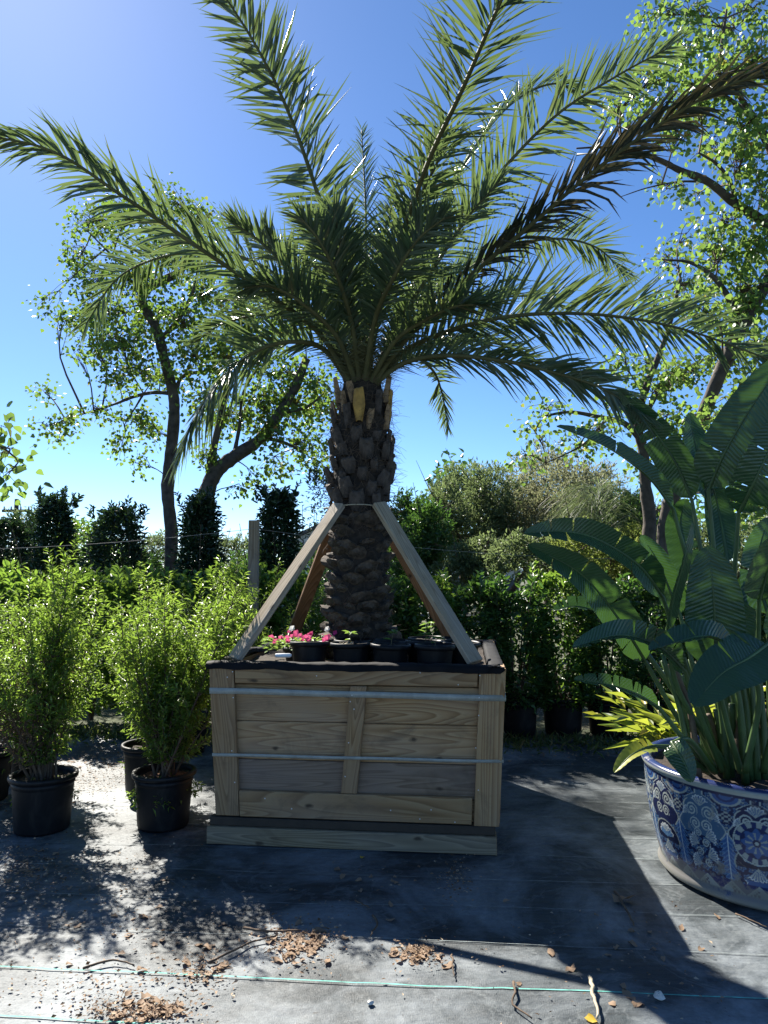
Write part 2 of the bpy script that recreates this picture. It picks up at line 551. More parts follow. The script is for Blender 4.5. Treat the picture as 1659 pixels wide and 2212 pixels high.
def ground_material():
    m, nt, b = new_mat("rough_grass_and_soil")
    tc = N(nt, "ShaderNodeTexCoord")
    p = tc.outputs["Object"]
    a = noise(nt, p, 0.8, 6, 0.65)
    f = noise(nt, p, 30, 4, 0.7)
    c = ramp(nt, a, [(0.35, (0.06, 0.045, 0.03)), (0.55, (0.06, 0.08, 0.03)), (0.75, (0.10, 0.12, 0.045))])
    c = mixc(nt, math_(nt, 'MULTIPLY', f, 0.6), c, (0.04, 0.035, 0.02))
    nt.links.new(c, b.inputs["Base Color"])
    b.inputs["Roughness"].default_value = 0.95
    bump(nt, b, f, 0.8, 0.03)
    return m


M['fabric'] = fabric_material()
M['ground'] = ground_material()

# ------------------------------------------------------------------ leaf clouds
T_LANCE = (np.array([(0, 0, 0), (0.42, -0.5, 0.09), (1, 0, -0.10), (0.42, 0.5, 0.09)]), np.array([(0, 1, 2), (0, 2, 3)]))
T_OVAL = (np.array([(0, 0, 0), (0.25, -0.42, 0.10), (0.62, -0.42, 0.08), (1, 0, -0.12), (0.62, 0.42, 0.08), (0.25, 0.42, 0.10)]),
          np.array([(0, 1, 2, 3), (0, 3, 4, 5)]))
T_HEART = (np.array([(0, 0, 0), (0.05, -0.40, 0.06), (0.38, -0.52, 0.05), (1, 0, -0.12), (0.38, 0.52, 0.05), (0.05, 0.40, 0.06)]),
           np.array([(0, 1, 2, 3), (0, 3, 4, 5)]))


def norm(a):
    return a / np.maximum(np.linalg.norm(a, axis=1, keepdims=True), 1e-9)


def leaves(name, pos, d, up, L, W, tmpl, mat, parent=None, stuff=True):
    """one mesh with a leaf at each pos, pointing along d, its upper face towards up"""
    pos = np.asarray(pos, float)
    d = norm(np.asarray(d, float))
    up = np.asarray(up, float)
    s = norm(np.cross(up, d) + 1e-6)
    u = np.cross(d, s)
    tv, tf = tmpl
    n, k = len(pos), len(tv)
    L = np.broadcast_to(np.asarray(L, float), (n,))[:, None, None]
    W = np.broadcast_to(np.asarray(W, float), (n,))[:, None, None]
    V = (pos[:, None, :] + d[:, None, :] * tv[None, :, 0:1] * L + s[:, None, :] * tv[None, :, 1:2] * W
         + u[:, None, :] * tv[None, :, 2:3] * L)
    F = (np.arange(n)[:, None, None] * k + tf[None]).reshape(-1, tf.shape[1])
    o = obj(name, npmesh(name, V.reshape(-1, 3), F, mat), parent)
    if stuff:
        o["kind"] = "stuff"
    return o


def rand_dirs(n, bias=(0, 0, 0)):
    v = nr.normal(size=(n, 3))
    return norm(norm(v) + np.array(bias))


def on_twigs(polys, per_m, jitter=0.01, outward=0.9, droop=-0.1, start=0.15):
    """leaf anchors spread along polylines: positions and directions"""
    P, D = [], []
    for pts in polys:
        pts = np.asarray([tuple(p) for p in pts])
        seg = np.diff(pts, axis=0)
        ln = np.linalg.norm(seg, axis=1)
        tot = ln.sum()
        n = max(2, int(tot * per_m))
        cum = np.concatenate([[0], np.cumsum(ln)])
        t = np.linspace(start, 1, n) * tot
        idx = np.clip(np.searchsorted(cum, t, side='right') - 1, 0, len(seg) - 1)
        f = ((t - cum[idx]) / np.maximum(ln[idx], 1e-6))[:, None]
        pos = pts[idx] + seg[idx] * f + nr.normal(size=(n, 3)) * jitter
        tan = norm(seg[idx])
        r = nr.normal(size=(n, 3))
        r = norm(r - (r * tan).sum(1, keepdims=True) * tan)
        d = norm(tan * 0.55 + r * outward + np.array([0, 0, droop]))
        P.append(pos)
        D.append(d)
    return np.concatenate(P), np.concatenate(D)


def wander(p, d, length, n, wob, lift, rg):
    """a polyline that starts at p along d and bends"""
    p, d = Vector(p), Vector(d).normalized()
    out = [p.copy()]
    for _ in range(n):
        d = (d + Vector((rg.gauss(0, wob), rg.gauss(0, wob), rg.gauss(0, wob) + lift))).normalized()
        p = p + d * (length / n)
        out.append(p.copy())
    return out


# ------------------------------------------------------------------ the setting
mb = MB()
mb.add([(-300, -60, -0.012), (300, -60, -0.012), (300, 600, -0.012), (-300, 600, -0.012)], [(0, 1, 2, 3)])
tag(mb.build("ground", M['ground']), "rough grass and bare soil beyond the ground cover", None, None, "structure")

FAB_ROT = R(-4.5)
nx, ny = 150, 150
gx = np.linspace(-7.5, 7.5, nx)
gy = np.linspace(-2.6, 6.75, ny)
GX, GY = np.meshgrid(gx, gy)
GZ = (0.004 * np.sin(GX * 2.3 + GY * 1.1) * np.sin(GY * 3.1 - GX * 0.7) + 0.0012 * np.sin(GX * 5.1 + 1) * np.sin(GY * 6.3 + GX * 3)
      ) * np.clip(1 - np.exp(-((GY - 4.5) ** 2) * 0.0), 0, 1)
GYr = GY + 0.06 * np.sin(GX * 1.9) * (np.arange(ny)[:, None] > ny - 12)
V = np.stack([GX, GYr, GZ], -1).reshape(-1, 3)
ii = (np.arange(ny - 1)[:, None] * nx + np.arange(nx - 1)[None]).ravel()
F = np.stack([ii, ii + 1, ii + 1 + nx, ii + nx], 1)
fab = obj("ground_cover", npmesh("ground_cover", V, F, M['fabric'], True))
fab.rotation_euler = (0, 0, FAB_ROT)
tag(fab, "black woven weed fabric laid over the ground", None, None, "structure")


def fab_z(x, y):
    return 0.004 * math.sin(x * 2.3 + y * 1.1) * math.sin(y * 3.1 - x * 0.7) + 0.0012 * math.sin(x * 5.1 + 1) * math.sin(y * 6.3 + x * 3)


k0 = 0
for i in range(-1, 14):
    yl = 2.47 + 0.312 * i
    green = i in (0, 1)
    w = 0.0030 if green else 0.0018
    m_ = MB()
    vs_, fs = [], []
    n = 220
    ph = rng.uniform(0, 6)
    for k in range(n + 1):
        x = -7.3 + 14.6 * k / n
        y = yl + 0.010 * math.sin(x * 1.7 + ph) + 0.005 * math.sin(x * 4.3 + ph * 2) + rng.gauss(0, 0.0012)
        z = fab_z(x, y) + 0.0055
        vs_ += [(x, y - w, z), (x, y + w, z)]
        if k < n:
            fs.append((2 * k, 2 * k + 2, 2 * k + 3, 2 * k + 1))
    m_.add(vs_, fs)
    m_.build("stripe", M['stripe_green'] if green else M['stripe'], fab)

# ------------------------------------------------------------------ wooden tree box
BOX = Vector((-0.075, 4.86, 0.0))
BROT = R(-6.2)
box = empty("tree_box", BOX, BROT)
tag(box, "large square wooden tree box with two steel straps holding the palm", "planter box")


def hw(z):
    return 0.738 + 0.036 * (z - 0.15) / 0.8


def face_pt(side, u, z, n):
    """point on a side of the box; u in metres along that side at mid height, n outwards"""
    h = hw(z)
    a = u * (h / hw(0.55))
    p = Vector((a, -(h + n), z))
    return Matrix.Rotation(side * math.pi / 2, 3, 'Z') @ p


def board(name, side, u0, u1, z0, z1, n0, n1, mat, along='u', skew=0.0, parent=None, bev=0.0035):
    c = []
    for z, sk in ((z0, 0.0), (z1, skew)):
        for n in (n1, n0):
            pass
        c += [face_pt(side, u0 + sk, z, n1), face_pt(side, u1 + sk, z, n1), face_pt(side, u1 + sk, z, n0), face_pt(side, u0 + sk, z, n0)]
    me = bpy.data.meshes.new(name)
    fs = [(0, 3, 2, 1), (4, 5, 6, 7), (0, 1, 5, 4), (1, 2, 6, 5), (2, 3, 7, 6), (3, 0, 4, 7)]
    me.from_pydata([tuple(p) for p in c], [], fs)
    uvl = me.uv_layers.new(name="UVMap")
    uz = [(u0, z0, n1), (u1, z0, n1), (u1, z0, n0), (u0, z0, n0), (u0, z1, n1), (u1, z1, n1), (u1, z1, n0), (u0, z1, n0)]
    for l in me.loops:
        u, z, n = uz[l.vertex_index]
        uvl.data[l.index].uv = (u + side * 3.1, z + n) if along == 'u' else (z + side * 3.1, u + n)
    me.materials.append(mat)
    o = obj(name, me, parent or box)
    bm = o.modifiers.new("edge", 'BEVEL')
    bm.width = bev
    bm.segments = 1
    return o


PLANKS = [(0.150, 0.262), (0.265, 0.447), (0.450, 0.656), (0.659, 0.858), (0.861, 0.955)]
H = hw(0.55)
for s in range(4):
    for z0, z1 in PLANKS:
        board("plank", s, -H + 0.012, H - 0.012 if s % 2 == 0 else H - 0.012, z0, z1, -0.038, (-0.014 if z0 == .861 else 0.0) + rng.uniform(-0.0015, 0.0015), M['wood_grey'] if z0 == 0.265 else M['wood'])
    # corner boards: front and back lap over the sides
    cw = 0.138
    e = 0.034 if s % 2 == 0 else 0.0
    board("corner_board", s, -H - e + 0.002, -H - e + cw, 0.148, 0.972, 0.002, 0.036, M['wood'], 'z', skew=-0.004)
    board("corner_board", s, H + e - cw, H + e - 0.002, 0.140, 0.968, 0.002, 0.036, M['wood'], 'z', skew=0.006)
    board("top_rail", s, -H + 0.107 if e else -H + 0.14, H - 0.107 if e else H - 0.14, 0.868, 0.962, 0.002, 0.037, M['wood'])
    board("bottom_rail", s, -H + 0.108 if e else -H + 0.14, H - 0.116 if e else H - 0.14, 0.148, 0.286, 0.002, 0.040, M['wood'])
    board("centre_batten", s, -0.075, 0.013, 0.288, 0.862, 0.002, 0.037, M['wood'], 'z', skew=0.055)


# pallet skids under the box
def free_board(name, x0, x1, y0, y1, z0, z1, mat, parent, along='x'):
    m_ = MB()
    m_.box(x0, x1, y0, y1, z0, z1)
    o = m_.build(name, mat, parent)
    uvl = o.data.uv_layers.new(name="UVMap")
    for l in o.data.loops:
        p = o.data.vertices[l.vertex_index].co
        uvl.data[l.index].uv = (p.x, p.z + p.y) if along == 'x' else (p.y, p.z + p.x)
    bm = o.modifiers.new("edge", 'BEVEL')
    bm.width = 0.004
    return o


for y in (-0.80, -0.06, 0.64):
    free_board("skid", -0.81, 0.755, y, y + 0.10, 0.004, 0.096, M['skid'], box)
for x in (-0.795, -0.28, 0.22, 0.62):
    free_board("deck_runner", x, x + 0.128, -0.765, 0.76, 0.098, 0.138, M['skid_dark'], box, 'y')
free_board("deck_board", -0.80, 0.748, -0.782, -0.72, 0.0975, 0.1415, M['skid_dark'], box)
m_ = MB()
m_.box(-0.72, 0.72, -0.70, 0.70, 0.139, 0.149)
m_.build("box_floor", M['skid_dark'], box)


# steel straps run round the whole box
def strap_mat():
    m, nt, b = new_mat("perforated_steel_strap")
    uvn = N(nt, "ShaderNodeUVMap")
    vo = N(nt, "ShaderNodeTexVoronoi", feature='F1', voronoi_dimensions='2D')
    vo.inputs["Randomness"].default_value = 0.0
    nt.links.new(mapping(nt, uvn.outputs[0], (30, 48, 1)), vo.inputs["Vector"])
    hole = N(nt, "ShaderNodeMapRange")
    hole.inputs[1].default_value, hole.inputs[2].default_value = 0.16, 0.22
    nt.links.new(vo.outputs[0], hole.inputs[0])
    n = noise(nt, uvn.outputs[0], 14, 4)
    c = ramp(nt, n, [(0.3, (0.29, 0.285, 0.24)), (0.7, (0.44, 0.435, 0.37))])
    c = mixc(nt, hole.outputs[0], (0.03, 0.03, 0.03), c)
    nt.links.new(c, b.inputs["Base Color"])
    b.inputs["Metallic"].default_value = 0.0
    b.inputs["Roughness"].default_value = 0.42
    return m


M['strap'] = strap_mat()


def strap(zl, zr, wd, off):
    """closed band round the box: one vertical ring"""
    pts = []
    for s in range(4):
        e = 0.036 if s % 2 == 0 else 0.0
        for u in np.linspace(-(H + 0.034), H + 0.034, 15)[:-1]:
            sag = 0.0012 * math.sin(u * 9 + s)
            nn = 0.040 + off
            z = zl + (zr - zl) * (u + H) / (2 * H) if s == 0 else (zr if s == 1 else (zr + (zl - zr) * (u + H) / (2 * H) if s == 2 else zl))
            pts.append(face_pt(s, u, z + sag, nn))
    V_, F_, UV = [], [], []
    run = 0
    n = len(pts)
    for i in range(n + 1):
        p = pts[i % n]
        if i:
            run += (pts[i % n] - pts[i - 1]).length
        q = Vector((p.x, p.y, 0)).normalized() * 0.0015
        V_ += [p + Vector((0, 0, -wd / 2)) + q, p + Vector((0, 0, wd / 2)) + q, p + Vector((0, 0, wd / 2)) - q, p + Vector((0, 0, -wd / 2)) - q]
        UV += [(run, 0), (run, wd), (run, wd), (run, 0)]
    for i in range(n):
        a, b = 4 * i, 4 * i + 4
        F_ += [(a, b, b + 1, a + 1), (a + 1, b + 1, b + 2, a + 2), (a + 2, b + 2, b + 3, a + 3), (a + 3, b + 3, b, a)]
    o = obj("steel_strap", npmesh("steel_strap", [tuple(v) for v in V_], F_, M['strap'], uv=UV), box)
    return o


strap(0.826, 0.812, 0.032, 0.002)
strap(0.478, 0.482, 0.016, 0.002)
# nail heads
m_ = MB()
for u, z, n in [(-0.66, 0.93, .036), (-0.69, 0.90, .036), (-0.68, .5, .036), (-.67, .33, .036), (-.55, .945, .037), (-.2, .915, .037), (.35, .94, .037), (.55, .88, .037),
                (.66, .93, .036), (.67, .33, .036), (.66, .72, .036), (.65, .55, .036), (-.02, .78, .037), (0.0, .74, .037), (-.03, .56, .037), (-.05, .38, .037),
                (-.35, .2, .04), (.2, .21, .04), (.42, .22, .04), (.36, .17, .04), (-.5, .25, .04), (.55, .16, .04), (-.66, .79, .04), (-.01, .815, .043), (.66, .815, .043)]:
    c = face_pt(0, u, z, n + 0.001)
    k = 6
    m_.add([(c.x + 0.0034 * math.cos(2 * math.pi * i / k), c.y - 0.0012, c.z + 0.0034 * math.sin(2 * math.pi * i / k)) for i in range(k)], [tuple(range(k))])
o = m_.build("nail_heads", M['nail'], box)
o["kind"] = "stuff"

# black liner folded over the rim
rgl = random.Random(5)
V_, F_ = [], []
ring = []
for s in range(4):
    for u in np.linspace(-(H + 0.05), H + 0.05, 40)[:-1]:
        ring.append((s, u))
prof = [(0.047, -0.026), (0.049, -0.004), (0.044, 0.009), (0.015, 0.015), (-0.03, 0.014), (-0.05, 0.004), (-0.056, -0.05)]
nR = len(ring)
for i, (s, u) in enumerate(ring):
    w1 = 0.0035 * math.sin(i * 0.31) + 0.002 * math.sin(i * 0.83 + 1) + rgl.gauss(0, 0.0012)
    rise = 0.03 * math.exp(-((u - 0.25) / 0.22) ** 2) if s == 3 else 0.0
    for j, (n, z) in enumerate(prof):
        if s:
            n, z = n * .8, z * .45
        zz = 0.968 + z * (1 + 3 * w1) + (w1 if j < 2 else 0.5 * w1) + rise * (1 if j > 1 else 0.2) + rgl.gauss(0, 0.0015)
        V_.append(tuple(face_pt(s, u, min(zz, 0.99), n - 0.006 + rgl.gauss(0, 0.0015)) + Vector((0, 0, max(0, zz - 0.99)))))
kp = len(prof)
for i in range(nR):
    for j in range(kp - 1):
        a, b = i * kp + j, ((i + 1) % nR) * kp + j
        F_.append((a, b, b + 1, a + 1))
obj("liner", npmesh("liner", V_, F_, M['liner'], True), box)
# soil
n = 24
ss = np.linspace(-0.72, 0.72, n)
SX, SY = np.meshgrid(ss, ss)
SZ = 0.935 + nr.normal(size=SX.shape) * 0.006
ii = (np.arange(n - 1)[:, None] * n + np.arange(n - 1)[None]).ravel()
obj("soil", npmesh("soil", np.stack([SX, SY, SZ], -1).reshape(-1, 3), np.stack([ii, ii + 1, ii + 1 + n, ii + n], 1), M['soil'], True), box)
SOIL_Z = 0.94

# ------------------------------------------------------------------ palm
PALM = Vector((-0.175, 4.86, 0))
palm = empty("palm_tree", (PALM.x, PALM.y, SOIL_Z))
tag(palm, "tall feather-leaved palm with stubbly trunk growing in the wooden tree box", "palm tree")
TR = [(0.90, 0.235), (1.0, 0.215), (1.2, 0.185), (1.5, 0.172), (1.8, 0.17), (2.1, 0.172), (2.4, 0.17), (2.6, 0.155), (2.75, 0.12), (2.86, 0.06)]


def trunk_r(z):
    for (z0, r0), (z1, r1) in zip(TR, TR[1:]):
        if z <= z1:
            return r0 + (r1 - r0) * max(0, (z - z0)) / (z1 - z0)
    return TR[-1][1]


def trunk_off(z):
    return Vector((0.03 * (z - 0.95) / 1.8, 0, 0))


m_ = MB()
nseg = 36
zs = np.linspace(0.90, 2.86, 60)
vs_, fs = [], []
for z in zs:
    for k in range(nseg):
        a = 2 * math.pi * k / nseg
        r_ = trunk_r(z) * (1 + 0.04 * math.sin(5 * a + z * 40) + rng.gauss(0, 0.025))
        o_ = trunk_off(z)
        vs_.append((o_.x + r_ * math.cos(a), r_ * math.sin(a), z - SOIL_Z))
for i in range(len(zs) - 1):
    for k in range(nseg):
        a, b = i * nseg + k, i * nseg + (k + 1) % nseg
        fs.append((a, b, b + nseg, a + nseg))
fs.append(tuple(range((len(zs) - 1) * nseg, len(zs) * nseg)))
m_.add(vs_, fs)
trunk = m_.build("trunk", M['palm_trunk'], palm, True)


def boot_low(rg):
    """knob left by an old leaf: a broad lens-shaped cut face on a wedge; local x across, y out, z up"""
    w, h, out = 0.062 * rg.uniform(.85, 1.2), 0.030 * rg.uniform(.8, 1.3), 0.048 * rg.uniform(.8, 1.3)
    m_ = MB()
    ringF, ringB = [], []
    n = 10
    for k in range(n):
        a = 2 * math.pi * k / n
        x = w * math.cos(a) * rg.uniform(.9, 1.1)
        z = h * math.sin(a) * (0.8 if math.sin(a) > 0 else 1.1) * rg.uniform(.85, 1.15)
        ringF.append((x, out + z * 0.35 + rg.gauss(0, .004), z + 0.014))
        ringB.append((x * 1.25, -0.025, z * 1.5 - 0.022))
    mid = [(x * .45, out + rg.gauss(0.004, .004), z * .5 + .008) for (x, y, z) in ringF]
    m_.add(ringB + ringF + mid, [(k, (k + 1) % n, n + (k + 1) % n, n + k) for k in range(n)]
           + [(n + k, n + (k + 1) % n, 2 * n + (k + 1) % n, 2 * n + k) for k in range(n)] + [tuple(range(2 * n, 3 * n))])
    return m_


def boot_up(rg, hgt, wid=0.045):
    """upright flattened leaf stub with a notched cut top"""
    m_ = MB()
    rows = 5
    vs_ = []
    for i in range(rows):
        t = i / (rows - 1)
        w = wid * (0.55 + 0.75 * t if t < .6 else 1.0 - 0.65 * (t - .6)) * rg.uniform(.9, 1.1)
        th = 0.030 * (1 - 0.55 * t)
        lean = 0.018 + 0.035 * t
        z = -0.03 + hgt * t
        notch = -0.034 if i == rows - 1 else 0
        vs_ += [(-w, lean - th * .3, z + (rg.uniform(-.012, .018) if i == rows - 1 else 0)), (-w * .5, lean + th * .8, z + notch * .3), (0, lean + th, z + notch), (w * .5, lean + th * .8, z + notch * .3),
                (w, lean - th * .3, z + (rg.uniform(-.012, .018) if i == rows - 1 else 0)), (0, lean - th, z)]
    fs = []
    for i in range(rows - 1):
        for k in range(6):
            a, b = i * 6 + k, i * 6 + (k + 1) % 6
            fs.append((a, b, b + 6, a + 6))
    fs.append(tuple(range((rows - 1) * 6, rows * 6)))
    m_.add(vs_, fs)
    return m_


rb = random.Random(21)
var_low = []
for k in range(5):
    o = boot_low(rb).build("leaf_base", M['boot_low'], trunk, False)
    var_low.append(o.data)
    bpy.data.objects.remove(o)
var_up, var_top = [], []
for k in range(6):
    o = boot_up(rb, rb.uniform(.085, .12)).build("leaf_base", M['boot_up'], trunk, False)
    var_up.append(o.data)
    bpy.data.objects.remove(o)
for mat in ('boot_tan', 'boot_tan', 'boot_up', 'boot_gold'):
    o = boot_up(rb, rb.uniform(.17, .24), 0.036).build("leaf_base", M[mat], trunk, False)
    var_top.append(o.data)
    bpy.data.objects.remove(o)
row = 0
z = 0.965
while z < 2.68:
    n = 9 if z < 1.9 else 8
    for k in range(n):
        a = 2 * math.pi * (k + 0.5 * (row % 2)) / n + rb.gauss(0, .05) + row * 0.06
        r_ = trunk_r(z)
        if z < 1.86:
            me = rb.choice(var_low)
            sc = rb.uniform(.65, 1.2) * (1 + 0.25 * max(0, (1.15 - z) / .2))
        elif z < 2.42:
            me = rb.choice(var_up)
            sc = rb.uniform(.75, 1.25)
        else:
            me = rb.choice(var_top[:3]) if not (k == 6 and 2.44 < z < 2.53) else var_top[3]
            sc = rb.uniform(.7, 1.05)
        if z > 1.2 and rb.random() < .08:
            continue
        o = obj("leaf_base", me, trunk)
        off = trunk_off(z)
        zz = z + rb.gauss(0, .014) - SOIL_Z
        o.location = (off.x + (r_ - 0.014) * math.cos(a), (r_ - 0.014) * math.sin(a), zz)
        tilt = rb.gauss(0.0, .07) if z > 1.86 else rb.gauss(-0.1, .12)
        o.rotation_euler = (Matrix.Rotation(a - math.pi / 2, 3, 'Z') @ Matrix.Rotation(tilt, 3, 'X') @ Matrix.Rotation(rb.gauss(0, .16), 3, 'Y')).to_euler()
        o.scale = (sc, sc, sc)
    z += 0.078 if z < 1.86 else 0.088
    row += 1

for ga_, gz_, gs_ in ((-1.62, 2.47, 1.15),):
    o = obj("leaf_base", var_top[3], trunk)
    o.location = (trunk_off(gz_).x + (trunk_r(gz_) + .004) * math.cos(ga_), (trunk_r(gz_) + .004) * math.sin(ga_), gz_ - SOIL_Z)
    o.rotation_euler = (0, 0, ga_ - math.pi / 2)
    o.scale = (gs_, gs_, gs_ * .9)
    o["label"] = "ochre yellow cut leaf stub"

# loose fibre
m_ = MB()
for _ in range(1500):
    z = rb.uniform(1.75, 2.75) if rb.random() < .8 else rb.uniform(1.0, 1.8)
    a = rb.uniform(0, 2 * math.pi)
    r_ = trunk_r(z) + rb.uniform(0, .035)
    p = Vector((math.cos(a) * r_, math.sin(a) * r_, z - SOIL_Z)) + trunk_off(z)
    d = Vector((math.cos(a) * .5 + rb.gauss(0, .5), math.sin(a) * .5 + rb.gauss(0, .5), rb.gauss(0, .5)))
    pts = wander(p, d, rb.uniform(.05, .15), 3, .35, -.1, rb)
    m_.tube(pts, [.0016, .0014, .001, .0006], 3, False)
o = m_.build("fibres", M['fibre'], palm)
o["kind"] = "stuff"


def frond(path, L0=0.46, npair=128, mat='palm', vee=0.42, droop=0.12, jit=0.16, roll=0.0, start=0.13, lw=0.0185, seed=0, tipdrop=0.0, rr=0.020, tiplen=0.5, af=0.98):
    rg = random.Random(100 + seed)
    C0 = PALM + trunk_off(2.72) + Vector((0, 0, 2.70))
    pts3 = [C0] + [px(*q) for q in path]
    d0 = (pts3[1] - C0)
    d0h = Vector((d0.x, d0.y, 0))
    if d0h.length > 0.01:
        pts3[0] = C0 + d0h.normalized() * 0.07
    S = spline(pts3, 61)
    npair = int(npair * 1.05)
    fr = empty("frond", (0, 0, 0))
    fr.parent = palm
    fr.location = (-palm.location.x, -palm.location.y, -palm.location.z)
    m_ = MB()
    m_.tube(S, [rr * (1 - .78 * (i / 60)) * (1.5 if i < 3 else 1.0) for i in range(61)], 6)
    m_.build("rachis", M['rachis'], fr, True)
    axis = Vector((PALM.x, PALM.y, 0))
    stations = []
    for i in range(61):
        a, b = S[max(i - 1, 0)], S[min(i + 1, 60)]
        T = (b - a).normalized()
        inward = axis - Vector((S[i].x, S[i].y, 0))
        inward = inward.normalized() if inward.length > 1e-6 else Vector((0, 1, 0))
        U = Vector((0, 0, 1)) * (1.02 - abs(T.z)) + inward * abs(T.z)
        Sd = T.cross(U).normalized()
        if roll:
            Sd = Matrix.Rotation(roll, 3, T) @ Sd
        stations.append((T, Sd, Sd.cross(T).normalized()))
    V_, F_ = [], []
    grp = {-1: (0, 0, 0, 1), 1: (0, 0, 0, 1)}
    left = {-1: 0, 1: 0}
    for i in range(npair):
        t0 = start + (1 - start) * (i + 0.5) / npair
        for side in (-1, 1):
            if rg.random() < .03:
                continue
            if left[side] <= 0:                    # leaflets stand in loose groups, each with its own slant
                left[side] = rg.randint(2, 5)
                grp[side] = (rg.gauss(0, .13), rg.gauss(0, .22), rg.gauss(0, .004), rg.uniform(.82, 1.12))
            left[side] -= 1
            ga, gv, gt, gl = grp[side]
            t = min(1, max(0, t0 + gt + rg.gauss(0, .003)))
            fi = t * 60
            k = min(int(fi), 59)
            p = S[k].lerp(S[k + 1], fi - k)
            T, Sd, Nn = stations[k]
            u = (t - start) / (1 - start)
            if u < 0.10:
                ln = L0 * (0.25 + 3.0 * u)
                wd = lw * (0.3 + 4 * u)
            else:
                ln = L0 * ((0.55 + 0.45 * min(1, (u - .1) / .22)) if u < .32 else 1.0 - (1 - tiplen) * max(0, (u - .5) / .5) ** 1.4)
                wd = lw * (1 - 0.35 * max(0, (u - .6) / .4))
            ln *= rg.uniform(.8, 1.1) * gl * (.55 if rg.random() < .04 else 1)
            ang = (1.0 - 0.25 * u if u < .7 else 0.825 - 1.4 * (u - .7)) + rg.gauss(0, .08) + ga
            ang = max(.22, ang * af)
            v = vee + rg.gauss(0, jit) + gv + (0.28 if i % 3 == 0 else (-0.12 if i % 3 == 1 else 0)) * (1 - .6 * u)
            d = T * math.cos(ang) + (Sd * side * math.cos(v) + Nn * math.sin(v)) * math.sin(ang)
            d.normalize()
            upv = Nn * math.cos(v) - Sd * side * math.sin(v)
            upv = (upv + Vector((rg.gauss(0, .3), rg.gauss(0, .3), rg.gauss(0, .3)))).normalized()
            q = p.copy()
            b0 = len(V_)
            dd = d.copy()
            dr = .7 * droop * rg.uniform(.2, 2.0)
            bend = rg.random() < (0.25 if mat == 'palm_dry' else 0.05)
            for j, (st, wf) in enumerate(((0, .45), (.25, 1.0), (.62, .72), (1.0, .02))):
                if j:
                    q = q + dd * ln * (st - (0, .25, .62)[j - 1])
                    dd = (dd + Vector((0, 0, -dr)) + (Vector((rg.gauss(0, .3), rg.gauss(0, .3), -.7)) if bend and j == 2 else Vector())).normalized()
                acr = dd.cross(upv).normalized() * wd * .5 * wf
                nu = acr.cross(dd).normalized() * wd * .22 * wf
                V_ += [tuple(q - acr + nu), tuple(q), tuple(q + acr + nu)]
            for j in range(3):
                a = b0 + 3 * j
                F_ += [(a, a + 1, a + 4, a + 3), (a + 1, a + 2, a + 5, a + 4)]
    o = obj("leaflets", npmesh("leaflets", V_, F_, M[mat]), fr)
    o["kind"] = "stuff"
    # spines on the leaf stalk
    m_ = MB()
    for i in range(16):
        t = 0.045 + (start - .02) * i / 16
        fi = t * 60
        k = int(fi)
        p = S[k].lerp(S[k + 1], fi - k)
        T, Sd, Nn = stations[k]
        for side in (-1, 1):
            d = (T * .5 + Sd * side + Nn * rg.gauss(0.1, .3)).normalized()
            ln = rg.uniform(.05, .12) + .1 * i / 16
            m_.tube([p, p + d * ln], [.0035, .0006], 3, False)
    o = m_.build("spines", M['rachis'], fr)
    o["kind"] = "stuff"
    return fr


